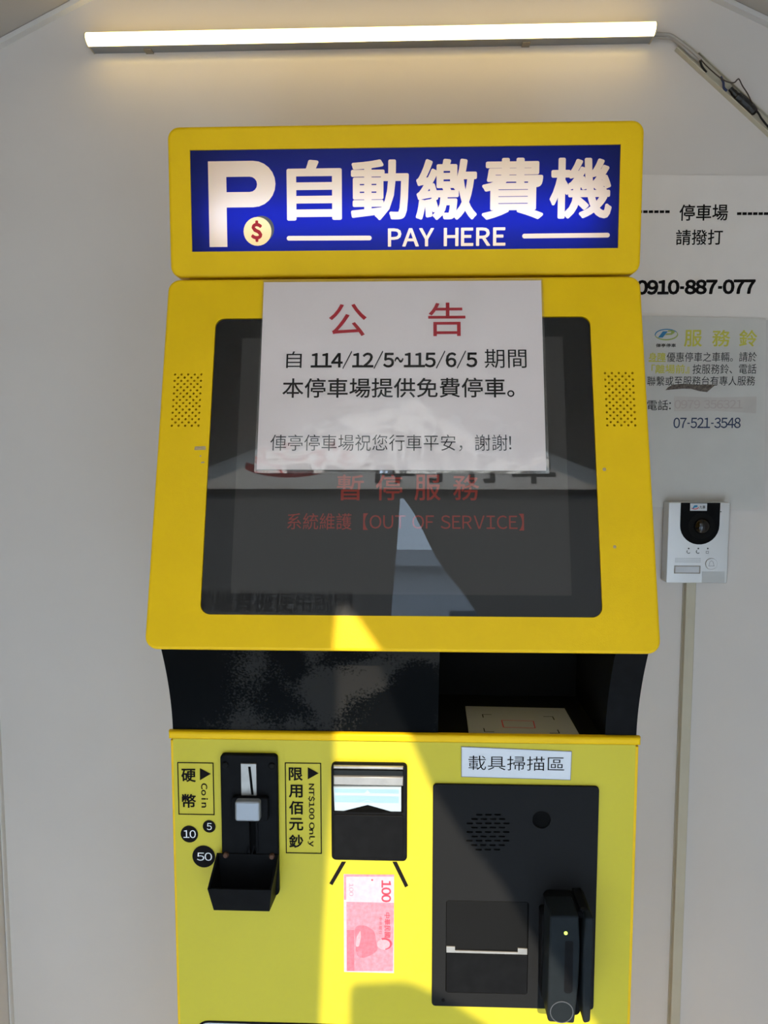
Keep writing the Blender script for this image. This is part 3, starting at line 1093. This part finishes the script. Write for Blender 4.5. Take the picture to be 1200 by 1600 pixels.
# tray: open-topped scoop
ta0, ta1 = F_CAB.at(341, 1330)[0], F_CAB.at(437, 1330)[0]
tb1 = F_CAB.at(390, 1329)[1]
FL_ = .040                                                   # how far the tray stands out
fb1 = F_CAB.at(374, 1390, FL_)[1]; fa0 = F_CAB.at(324, 1389, FL_)[0]; fa1 = F_CAB.at(424, 1391, FL_)[0]
gb0 = F_CAB.at(376, 1423, FL_ - .006)[1]; ga0 = F_CAB.at(334, 1423, FL_ - .006)[0]; ga1 = F_CAB.at(421, 1423, FL_ - .006)[0]
bb0 = gb0 - .004
w_ = F_CAB.w
tv = []
th = .0022
outer_ = [w_(ta0, tb1, .006), w_(ta1, tb1, .006), w_(fa1, fb1, FL_), w_(fa0, fb1, FL_),
          w_(ga0 - .001, bb0, .0), w_(ga1 + .001, bb0, .0), w_(ga1, gb0, FL_ - .006), w_(ga0, gb0, FL_ - .006)]
inner_ = [w_(ta0 + th, tb1, .0075), w_(ta1 - th, tb1, .0075), w_(fa1 - th, fb1, FL_ - th), w_(fa0 + th, fb1, FL_ - th),
          w_(ga0 + th, bb0 + th, .006), w_(ga1 - th, bb0 + th, .006), w_(ga1 - th, gb0 + th, FL_ - .006 - th), w_(ga0 + th, gb0 + th, FL_ - .006 - th)]
tr = MB()
fs = [(3, 2, 6, 7), (0, 3, 7, 4), (2, 1, 5, 6), (4, 7, 6, 5), (1, 0, 4, 5)]
fs_i = [tuple(i + 8 for i in f[::-1]) for f in fs]
rim = [(0, 1, 9, 8), (1, 2, 10, 9), (2, 3, 11, 10), (3, 0, 8, 11)]
tr.add(outer_ + inner_, fs + fs_i + rim)
tray = tr.build('coin_tray', 'black_plastic', kiosk, label='black coin return tray', angle=20)
for cx, cy in ((353, 1336), (425, 1338)):
    cc = F_CAB.at(cx, cy, .0075)
    MB().lathe(F_CAB, *cc, [(.0032, .0060), (.0032, .0085), (.0022, .0098)], 12).build('screw', 'rust_screw', tray)
fl = MB()
for x in (384.5, 393.5):
    p0 = F_CAB.at(x + 4, 1322, .009); p1 = F_CAB.at(x, 1335, .011)
    fl.tube([w_(*p0, .008), w_(*p1, .011)], .0008, 6)
fl.build('coin_flap', 'black_plastic', tray)

# --- bill acceptor
ba = F_CAB.rect((517, 1194.5, 636, 1346.5), .008)
mouth = rrect(*F_CAB.rect((520.5, 1197, 630, 1270.5), .008), .001, 3)
acc = MB().prism(F_CAB, rrect(*ba, .0045, 5), -.03 + .03, .008, bevel=.002, holes=[mouth]).build('bill_acceptor', 'black_plastic', kiosk, label='black banknote acceptor with silver lips')
mq = lambda y0, y1, h: F_CAB.rect((521, y0, 630, y1), h)
MB().box(F_CAB, *mq(1196.5, 1271, .0012), .0002, .001).build('mouth_back', 'hole_black', acc)
MB().box(F_CAB, *mq(1197, 1203, .0105), .001, .0105, bevel=.001).build('top_lip', 'silver', acc)
MB().box(F_CAB, *mq(1203.5, 1213, .006), .001, .006, bevel=.0008).build('dark_strip', 'slate_plastic', acc)
MB().box(F_CAB, *mq(1213, 1228.5, .009), .001, .009, bevel=.0012).build('upper_shutter', 'silver', acc)
cv = F_CAB.poly([(521, 1230), (627, 1230), (627, 1268.5), (611, 1268.5), (574.5, 1258), (537, 1267.5), (522.5, 1267)], .006)
cov = MB().prism(F_CAB, ccw(cv), .001, .006, bevel=.0006).build('slot_cover', 'blue_cover', acc, label='pale blue translucent slot cover')
st = MB()
for y0, y1 in ((1232, 1240), (1243, 1255)):
    a0, a1, b0, b1 = F_CAB.rect((523, y0, 623, y1), .0063)
    st.flat(F_CAB, [[(a0, b0), (a1, b0), (a1, b1), (a0, b1)]], .0063)
st.build('cover_stripe', 'blue_cover_stripe', cov)
ar_ = MB().flat(F_CAB, [ccw(F_CAB.poly([(568, 1241), (580, 1241), (574, 1234)], .0066))], .0066)
ar_.build('cover_arrow', 'blue_cover', cov)
ar_ = MB().flat(F_CAB, [ccw(F_CAB.poly([(560, 1255), (574, 1249.5), (588, 1255), (574, 1251)], .0066))], .0066)
ar_.build('cover_chevron', 'blue_cover', cov)
MB().px(F_CAB, (521, 1273, 630, 1342), .008, .0098, r=.002, bevel=.0008).build('lower_face', 'black_plastic', acc)

# --- black scanner plate
pr = (F_CAB.at(675.5, 1400)[0], F_CAB.at(931, 1400)[0], F_CAB.at(760, 1571)[1], F_CAB.at(800, 1225.5)[1])
slots = []
rows = [(1273, (749, 763.2, 777.5)), (1279.7, (741.5, 756, 770.5, 784.5)), (1286.5, (734, 748.5, 763, 777, 791.5)),
        (1293, (741.5, 756, 770, 784.5)), (1300, (734, 748, 762.5, 776.5, 791)), (1307, (741.5, 755.5, 770, 784)),
        (1313.5, (733.5, 748.5, 763, 777, 791)), (1320.5, (741, 755, 769.5, 784)), (1327.5, (748, 762, 776.5))]
for y, xs in rows:
    for x in xs:
        a_, b_ = F_CAB.at(x, y, .003)
        slots.append(capsule(a_ - .0026, b_, a_ + .0026, b_, .00095, 3))
camc = F_CAB.at(846.2, 1281, .003)
pocket = rrect(*F_CAB.rect((697, 1406.5, 824, 1554), .003), .003, 4)
pm = MB().prism(F_CAB, rrect(*pr, .004, 5), 0, .003, bevel=.0006, seg=2, holes=slots + [circle(*camc, .0098, 28), pocket])
plate = pm.build('scanner_plate', 'black_plate', kiosk, label='black plate with speaker slots and round camera hole')
MB().box(F_CAB, pr[0] + .002, pr[1] - .002, pr[2] + .002, pr[3] - .002, .0001, .0004).build('plate_backing', 'hole_black', plate)
# ticket pocket: two flaps and a tear bar
MB().box(F_CAB, *F_CAB.rect((697.6, 1407, 823.4, 1486), .0022), .0002, .0022, bevel=.0005).build('pocket_flap', 'black_matte', plate)
MB().box(F_CAB, *F_CAB.rect((697.6, 1490, 823.4, 1553.5), .0028), .0002, .0028, bevel=.0005).build('pocket_flap', 'black_plastic', plate)
tbp = F_CAB.poly([(697.5, 1479), (711, 1479.5), (711, 1485.5), (809, 1488.5), (809, 1482), (824, 1483), (824, 1492), (697.5, 1488.5)], .0036)
MB().prism(F_CAB, ccw(tbp), .002, .0036, bevel=.0003).build('tear_bar', 'silver', plate, label='thin silver tear bar')
MB().lathe(F_CAB, *F_CAB.at(692.5, 1563, .0034), [(.0018, .003), (.0018, .0036)], 10).build('screw', 'hole_black', plate)

# --- handheld scanner hanging on the plate
sca = thing('barcode_scanner', 'dark grey scanner with green light in a black holder on the kiosk', 'scanner', (.16, .77, CAMZ - .6))
SD = .052
FS = F_CAB.lift(SD)
# holder hood: sits against the plate and reaches out over the scanner
hd = MB()
h_out = ccw(FS.poly([(848, 1433), (851, 1402), (868, 1398), (905, 1398), (918, 1403), (928.5, 1434), (914, 1436), (906, 1418), (903, 1433)]))
a0, a1 = F_CAB.at(847, 1430)[0], F_CAB.at(916, 1430, .03)[0]
hb_ = F_CAB.at(880, 1440, .05)[1]
htop = F_CAB.at(885, 1405, .02)[1]
hd.prism(F_CAB, round_poly(ccw([(a0, hb_ - .004), (a0 + .040, hb_ - .004), (a0 + .041, hb_ + .008), (a1 - .010, hb_ + .008), (a1 - .006, hb_ - .004), (a1, hb_ - .004), (a1 - .003, htop - .004), (a1 - .012, htop), (a0 + .004, htop), (a0, htop - .004)]), .003), .003, .040, bevel=.004)
hd.build('holder_hood', 'black_plastic', sca)
arm = MB()
ao = FS.poly([(915.5, 1434), (928.5, 1434), (927, 1500), (922.5, 1598), (911.5, 1600), (910, 1560), (911.5, 1480)])
arm.prism(F_CAB, round_poly(ccw(ao), .003), .004, SD, bevel=.002)
arm.build('holder_arm', 'slate_plastic', sca)
back = MB()
bo = F_CAB.lift(.02).poly([(846, 1428), (914, 1428), (916, 1560), (905, 1588), (870, 1590), (846, 1560)])
back.prism(F_CAB, round_poly(ccw(bo), .004), .0032, .020, bevel=.003)
back.build('holder_back', 'black_plastic', sca)
bdy = MB()
so = FS.poly([(859.5, 1431.5), (904.5, 1431.5), (906.5, 1480), (904, 1540), (897.5, 1600), (857, 1597.5), (855, 1590), (857.5, 1500)])
bdy.prism(F_CAB, round_poly(ccw(so), .0025), .018, SD, bevel=.0022)
body = bdy.build('scanner_body', 'slate_plastic', sca)
gs = FS.lift(.0002)
MB().flat(FS, [round_poly(ccw(FS.poly([(883, 1470), (895.5, 1470), (894.5, 1549), (891, 1552), (884.5, 1552), (881, 1549)])), .002)], .0003).build('grip_inlay', 'black_plastic', body)
MB().lathe(FS, *FS.at(884, 1457.8), [(.0018, 0), (.0018, .0006), (.001, .001)], 14).build('status_light', 'led_green', body, label='small green status light')
cc = FS.at(877.5, 1581)
MB().prism(FS, circle(*cc, .0119, 30), -.001, .0007, holes=[circle(*cc, .0111, 30)]).build('trigger_ring', 'trigger_metal', body)
MB().flat(FS, [circle(*cc, .0111, 30)], .0002).build('trigger_button', 'slate_plastic', body)

# ------------------------------------------------------------------ laminated closing notice on the screen
nt_ = thing('laminated_notice', 'large laminated white notice with red heading taped over the kiosk screen', 'notice', F_HOUSE.w(0, .05, .002))
NH = .0022
pp = F_HOUSE.poly([(412.5, 441), (845.5, 438), (853.5, 735.5), (401, 733.5)], NH)
pp = ccw(pp)
pap = MB().prism(F_HOUSE, pp, NH - .0006, NH).build('paper', 'paper', nt_)
for ch, q in (('公', (514.5, 475, 572.5, 525)), ('告', (669, 473, 727.5, 525))):
    add_text(MB(), F_HOUSE, ch, q, NH + .0002, bold=.004).build('heading_character', 'ink_red', pap, label='large red heading character')
bd_ = MB()
add_text(bd_, F_HOUSE, '自', (448, 549, 471, 575), NH + .0002)
add_text(bd_, F_HOUSE, '114/12/5~115/6/5', (486, 548.5, 746, 576), NH + .0002, bold=.024)
add_text(bd_, F_HOUSE, '期間', (757, 545.5, 823, 575), NH + .0002)
bd_.build('text_line', 'ink_black', pap)
bd_ = MB()
add_text(bd_, F_HOUSE, '本停車場提供免費停車。', (442, 591, 804, 621), NH + .0002, bold=.008)
bd_.build('text_line', 'ink_black', pap)
bd_ = MB()
add_text(bd_, F_HOUSE, '俥亭停車場祝您行車平安，謝謝!', (423, 679, 799, 705), NH + .0002, bold=-.006)
bd_.build('text_line', 'ink_black', pap)
po = F_HOUSE.poly([(411, 437), (848, 434.5), (858.5, 740), (397, 739)], NH)
MB().prism(F_HOUSE, round_poly(ccw(po), .002), NH - .0012, NH - .0008).build('pouch_back', 'laminate', nt_)
# front film, slightly wavy
fm = MB()
Aq = [Vector(p) for p in (po[3], po[2], po[1], po[0])]      # bl br tr tl
NX, NY = 24, 18
vv = []
for j in range(NY + 1):
    for i in range(NX + 1):
        s, t = i / NX, j / NY
        p = (Aq[0] * (1 - s) + Aq[1] * s) * (1 - t) + (Aq[3] * (1 - s) + Aq[2] * s) * t
        vv.append(F_HOUSE.w(p.x, p.y, NH + .0006))
fm.add(vv, [(j * (NX + 1) + i, j * (NX + 1) + i + 1, (j + 1) * (NX + 1) + i + 1, (j + 1) * (NX + 1) + i) for j in range(NY) for i in range(NX)])
fm.build('pouch_film', 'laminate', nt_, angle=60)

# ------------------------------------------------------------------ notices on the wall
n1 = thing('phone_notice', 'white paper notice with a bold phone number on the wall beside the sign', 'notice', F_WALL.w(.47, .33))
H1 = .0018
q1 = F_WALL.poly([(925, 272), (1232, 275), (1228, 500), (920, 498)], H1)
p1 = MB().prism(F_WALL, ccw(q1), .0004, H1).build('paper', 'paper_wall', n1)
for body, q, b_ in (('停車場', (1062, 319.5, 1137, 344.5), .012), ('請撥打', (1056.5, 359, 1129, 382.5), .010), ('0910-887-077', (994.5, 437.5, 1180, 459.5), .045)):
    add_text(MB(), F_WALL, body, q, H1 + .0003, bold=b_).build('text_line', 'ink_black', p1)
for x in [1005 - 8.6 * 3 + 8.6 * i for i in range(8)] + [1151.5 + 8.4 * i for i in range(9)]:
    y = 330.8 if x < 1100 else 333.8
    a0, a1, b0, b1 = F_WALL.rect((x, y - 2, x + 6.8, y + 2.2), H1)
    MB().flat(F_WALL, [rrect(a0, a1, b0, b1)], H1 + .0003).build('dash', 'ink_black', p1)

n2 = thing('service_notice', 'greyish laminated service bell notice with yellow heading above the intercom', 'notice', F_WALL.w(.47, .1))
H2 = .0034
q2 = F_WALL.poly([(940, 492), (1197, 497), (1194, 797), (945, 790)], H2)
p2 = MB().prism(F_WALL, round_poly(ccw(q2), .003), H1 + .0004, H2).build('paper', 'paper_grey', n2)
HT = H2 + .0003
for ch, x in (('服', 1069.5), ('務', 1113.5), ('鈴', 1155.5)):
    add_text(MB(), F_WALL, ch, (x, 515.5, x + 27, 541.5), HT, bold=.016).build('heading_character', 'ink_yellow', p2, label='yellow heading character')
add_text(MB(), F_WALL, '身障', (1013.5, 551, 1040, 564.5), HT, bold=.02).build('yellow_words', 'ink_yellow', p2)
add_text(MB(), F_WALL, '「離場前』', (1018, 569.5, 1077, 583.5), HT, bold=.015).build('yellow_words', 'ink_yellow', p2)
ul = F_WALL.rect((1013.5, 564, 1040, 565.4), HT)
MB().flat(F_WALL, [rrect(*ul)], HT + .0001).build('underline', 'ink_yellow', p2)
for body, q, b_ in (('優惠停車之車輛。請於', (1042, 550.5, 1182, 565), 0), ('按服務鈴、電話', (1082.5, 569, 1181.5, 584), 0),
                    ('聯繫或至服務台有專人服務', (1011.5, 588, 1179.5, 602.5), 0), ('電話:', (1011.5, 625, 1048, 641), 0), ('俥亭停車', (1025, 537, 1056, 542.5), .02)):
    add_text(MB(), F_WALL, body, q, HT, bold=b_).build('text_line', 'ink_black', p2)
add_text(MB(), F_WALL, '07-521-3548', (1052.5, 652.5, 1157, 669), HT, bold=.010).build('number_lettering', 'ink_navy', p2)
# oval emblem
ec = F_WALL.at(1041.3, 522.8, HT)
px2 = .00103
r1 = lambda x, y: (ec[0] + (x - 248) / 6 * px2, ec[1] - (y - 138) / 6 * px2)
ov = lambda cx, cy, rx, ry, t0, t1: [r1(cx + rx * math.cos(math.radians(t)), cy + ry * math.sin(math.radians(t))) for t in [t0 + (t1 - t0) * i / 16 for i in range(17)]]
lg = MB()
lg.flat(F_WALL, [ccw(ov(248, 138, 106, 52, 170, 330) + ov(250, 141, 100, 46, 330, 170))], HT)
lg.flat(F_WALL, [ccw([r1(*p) for p in ((172, 165), (215, 108), (260, 108), (215, 165))])], HT)
lg.build('emblem_blue', 'ink_blue', p2)
lg = MB()
lg.flat(F_WALL, [ccw(ov(248, 138, 106, 52, -30, 170) + ov(245, 133, 100, 46, 170, -30))], HT)
lg.flat(F_WALL, [ccw([r1(*p) for p in ((262, 100), (310, 98), (325, 108), (318, 125), (295, 140), (238, 142), (248, 128), (285, 126), (292, 116), (285, 110), (258, 112))])], HT)
lg.build('emblem_green', 'ink_green', p2)
z6 = lambda x, y: (1000 + x / 6, 500 + y / 6)
tn = ccw(F_WALL.poly([z6(*p) for p in ((238, 658), (262, 630), (310, 606), (390, 598), (560, 606), (715, 604), (680, 630), (628, 676), (560, 668), (480, 646), (400, 644), (320, 650))], HT))
MB().prism(F_WALL, tn, HT, HT + .0006).build('torn_patch', 'paper_torn', p2, label='brown torn patch')
tp = ccw(F_WALL.poly([(1053, 619), (1120, 621), (1182, 619.5), (1181, 646), (1120, 642), (1053, 642.5)], HT))
tape = MB().prism(F_WALL, tp, HT, HT + .0005).build('peeled_strip', 'paper_tape', p2, label='pinkish peeled strip')
add_text(MB(), F_WALL, '0979 356321', (1054, 625, 1160, 638.5), HT + .0007, bold=.01).build('faded_number', 'ink_ghost', tape)
MB().flat(F_WALL, [inset(round_poly(ccw(q2), .003), .0002)], HT + .0018).build('pouch_film', 'laminate_wall', n2)

# ------------------------------------------------------------------ intercom
ic = thing('door_intercom', 'silver intercom box with black camera window and bell button on the wall', 'intercom', F_WALL.w(.46, -.16))
D = .0285
FI = F_WALL.lift(D)
iq = (FI.at(1043.2, 845)[0], FI.at(1138.8, 845)[0], FI.at(1090, 911)[1], FI.at(1090, 785)[1])
cb = FI.rect((1063.8, 785.5, 1122.8, 851))
cx_ = (cb[0] + cb[1]) / 2; rr = (cb[1] - cb[0]) / 2; cy_ = cb[2] + rr
upan = [(cb[0], cb[3])] + [(cx_ + rr * math.cos(math.radians(t)), cy_ + rr * math.sin(math.radians(t))) for t in range(180, 361, 12)] + [(cb[1], cb[3])]
MB().box(F_WALL, iq[0] + .001, iq[1] - .001, iq[2] + .001, iq[3] - .001, .004, D - .002).build('back_box', 'aluminium_dark', ic)
fp = MB().prism(FI, rrect(*iq, .002, 3), -D + .004, 0, bevel=.001, seg=2).build('faceplate', 'aluminium', ic)
cpn = MB().prism(FI, ccw(upan), 0, .0006).build('camera_window', 'black_plastic', ic, label='black U-shaped camera window')
cc = FI.at(1096, 822)
MB().lathe(FI, *cc, [(.0205, .0006), (.0205, .0012), (.016, .0014)], 28).build('lens_ring', 'black_matte', cpn)
dm = [(.0125 * math.cos(math.radians(t)), .0012 + .009 * math.sin(math.radians(t))) for t in (0, 15, 30, 45, 60, 75, 85)]
MB().lathe(FI, *cc, dm, 24).build('lens_dome', 'lens_black', cpn)
stk = MB().box(FI, *FI.rect((1078.3, 786.5, 1104.2, 798)), .0006, .0009).build('brand_sticker', 'label_white', cpn, label='small white sticker with emblem')
e6 = lambda x, y: FI.at(1000 + x / 6, 760 + y / 6, .0011)
s1 = MB().flat(FI, [ccw([e6(*p) for p in ((490, 207), (508, 178), (535, 176), (542, 186), (532, 196), (512, 197), (506, 208))])], .0012)
s1.build('emblem_blue', 'ink_blue', stk)
sw = [e6(515 + 36 * math.cos(math.radians(t)), 198 + 18 * math.sin(math.radians(t))) for t in range(-20, 161, 15)] + [e6(513 + 33 * math.cos(math.radians(t)), 194 + 15 * math.sin(math.radians(t))) for t in range(160, -21, -15)]
MB().flat(FI, [ccw(sw)], .0012).build('emblem_red', 'ink_red', stk)
add_text(MB(), FI, '九華', (1093, 790, 1102, 795), .0012, bold=.01).build('sticker_lettering', 'ink_black', stk)
for x in (1076, 1091, 1105.8):
    MB().flat(FI, [circle(*FI.at(x, 857), .0012, 12)], .0003).build('indicator_dot', 'ink_black', fp)
for x in (1075.8, 1090.5):
    p = [FI.at(x + 2.6 * math.cos(math.radians(t)), 862 + 2.6 * math.sin(math.radians(t))) for t in range(40, 231, 19)]
    MB().tube([FI.w(*k, .0002) for k in p], .00045, 5).build('handset_icon', 'ink_black', fp)
MB().flat(FI, frame_loops(*FI.rect((1103, 861, 1107, 864.8)), .0005), .0003).build('lock_icon', 'ink_black', fp)
MB().flat(FI, [circle(*FI.at(1126.2, 799.6), .0009, 10)], .0003).build('microphone_hole', 'ink_black', fp)
ind = MB()
for i in range(15):
    for k in range(3):
        ind.flat(FI, [circle(*FI.at(1055.6 + i * 2.72, 872.6 + k * 2.7), .0006, 6)], .0003)
ind.build('speaker_holes', 'ink_black', fp)['kind'] = 'stuff'
npf = MB().box(FI, *FI.rect((1053.7, 883.7, 1094, 896.3)), 0, .0008, bevel=.0003).build('name_plate', 'aluminium_dark', ic)
MB().box(FI, *FI.rect((1055, 885, 1092, 894.6)), .0008, .0011).build('name_card', 'label_white', npf)
bc = FI.at(1111, 881)
bb = MB().lathe(FI, *bc, [(.0094, 0), (.0094, .0008), (.0088, .0016), (.0082, .0013)], 28).build('bell_button', 'aluminium', ic, label='round silver bell button', angle=12)
bell = [FI.at(1111 + (x - 667) / 6, 881 + (y - 735) / 6) for x, y in ((640, 755), (645, 740), (650, 715), (667, 702), (684, 715), (689, 740), (694, 755))]
MB().flat(FI, [ccw(bell), inset(ccw(bell), .0005)], .0017).build('bell_icon', 'ink_grey', bb)
MB().box(FI, *FI.rect((1097, 892.8, 1131.8, 910.5)), 0, .0003).build('grey_sticker', 'sticker_grey', ic, label='plain grey sticker')

# ------------------------------------------------------------------ cable trunking below the intercom
tk = thing('cable_trunking', 'beige vertical cable trunking running down from the silver intercom', 'trunking', F_WALL.w(.44, -.9))
t0 = F_WALL.at(1072, 930, .014)[0]; t1 = F_WALL.at(1087.5, 930, .014)[0]
MB().box(F_WALL, t0, t1, FLOOR + .02, iq[2] + .004, 0, .014, bevel=.001).build('cover', 'trunk_beige', tk)
MB().box(F_WALL, t0 - .001, t1 + .001, FLOOR + .02, iq[2] + .004, 0, .003).build('base', 'trunk_beige', tk)

# ------------------------------------------------------------------ tube light
lamp = thing('tube_light', 'glowing warm white tube light mounted across the top of the wall', 'lamp', F_WALL.w(-.07, .62))
LH = .030
Lq0 = F_WALL.at(134, 60, .034); Lq1 = F_WALL.at(1025, 46, .034)
lx0, lx1 = Lq0[0], Lq1[0]
ztop = (F_WALL.at(300, 47.5, .030)[1] + F_WALL.at(850, 37, .030)[1]) / 2
zbot = (F_WALL.at(300, 66.5, .030)[1] + F_WALL.at(850, 56.5, .030)[1]) / 2
zm = (ztop + zbot) / 2; hh = (ztop - zbot) / 2
FLp = Frame((lx0, 0, 0), (0, -1, 0), (0, 0, 1))            # normal -X; a = -Y
dif = [(-1.25 + .024, zm - hh), (-1.25 + .024, zm + hh)]
arc_ = []
for i in range(11):
    t = math.radians(-90 + 180 * i / 10)
    arc_.append((-1.25 + .026 + .012 * math.cos(t), zm + hh * math.sin(t)))
FX = Frame((0, 0, 0), (0, -1, 0), (0, 0, 1))
MB().prism(FX, ccw(arc_ + [(-1.25 + .024, zm + hh), (-1.25 + .024, zm - hh)]), -lx1, -lx0).build('diffuser', 'tube_warm', lamp, label='glowing warm diffuser')
MB().prism(FX, ccw([(-1.25, zm - hh + .001), (-1.25 + .0238, zm - hh + .0003), (-1.25 + .0238, zm + hh - .0003), (-1.25, zm + hh - .001)]), -lx1, -lx0).build('housing', 'silver_light', lamp)
for k in (lx0, lx1):
    MB().prism(FX, ccw([(p[0] * 1 + (.0004 if p[0] > -1.22 else 0), p[1]) for p in arc_] + [(-1.25, zm + hh), (-1.25, zm - hh)]), -k - .0006 if k == lx0 else -k - .0012, -k + .0012 if k == lx0 else -k + .0006).build('end_cap', 'trunk_beige', lamp)
for u, v in ((232, 78), (822, 66)):
    a_, b_ = F_WALL.at(u, v, .008)
    MB().box(F_WALL, a_ - .006, a_ + .006, zm - hh - .0012, zm - hh + .004, 0, .014, bevel=.0005).build('clip', 'aluminium_dark', lamp)

# ------------------------------------------------------------------ sloping open trunking with the lamp's wires
P0 = F_WALL.at(1055, 78); P1 = F_WALL.at(1290, 295)
dx_ = Vector((P1[0] - P0[0], 0, P1[1] - P0[1])).normalized()
up_ = Vector((-dx_.z, 0, dx_.x))
LEN = min((Vector((P1[0] - P0[0], 0, P1[1] - P0[1]))).length, .30)
FT = Frame((P0[0], 1.25, P0[1]), dx_, up_)
oc = thing('open_trunking', 'beige open cable channel sloping down the wall from the tube light', 'trunking', FT.w(LEN / 2, 0))
LEN = (XR - P0[0]) / dx_.x - .02
MB().box(FT, 0, LEN, -.002, .0185, 0, .0012).build('channel_base', 'trunk_beige', oc)
MB().box(FT, 0, LEN, -.002, -.0005, .0012, .011).build('channel_side', 'trunk_beige', oc)
MB().box(FT, .030, LEN, .0172, .0185, .0012, .006).build('channel_side', 'trunk_beige', oc)
wr = thing('lamp_wires', 'grey lamp cable and dark wires with black tape blob in the channel', 'wires', FT.w(.1, .01))
wp = lambda pts, h: smooth_path([F_WALL.w(*F_WALL.at(u, v, h), h) for u, v in pts])
MB().tube(wp([(1022, 52), (1034, 53.5), (1047, 55), (1060, 63), (1080, 79), (1096, 94)], .010), .0028).build('grey_cable', 'cable_grey', wr)
MB().tube(wp([(1022, 58), (1036, 59), (1050, 60), (1066, 73), (1082, 87), (1095, 96)], .008), .0022).build('grey_cable', 'cable_grey', wr)
MB().tube(wp([(1095, 93), (1104, 103), (1116, 114), (1126, 122), (1137, 128), (1147, 129), (1152, 124.5), (1155, 124), (1160, 134), (1169, 148), (1176, 164)], .016), .0010, 6).build('brown_wire', 'wire_brown', wr)
MB().tube(wp([(1094, 94), (1097, 104), (1104, 113)], .010), .0018, 6).build('black_wire', 'tape_black', wr)
MB().tube(wp([(1126, 120), (1130, 128), (1131, 137), (1136, 142)], .012), .0020, 6).build('blue_wire', 'wire_blue', wr)
MB().tube(wp([(1141, 138), (1146, 144), (1152, 150), (1160, 157), (1172, 168), (1180, 178)], .010), [.0038] * 6 + [.0046] * 6 + [.0062] * 6 + [.0068] * 6 + [.0062] * 5 + [.004, .0024], 10).build('tape_wrap', 'tape_black', wr, label='black tape wrapped joint')
MB().tube(wp([(1176, 166), (1185, 177), (1192, 188), (1215, 215), (1255, 255)], .009), .0016, 6).build('black_wire', 'tape_black', wr)
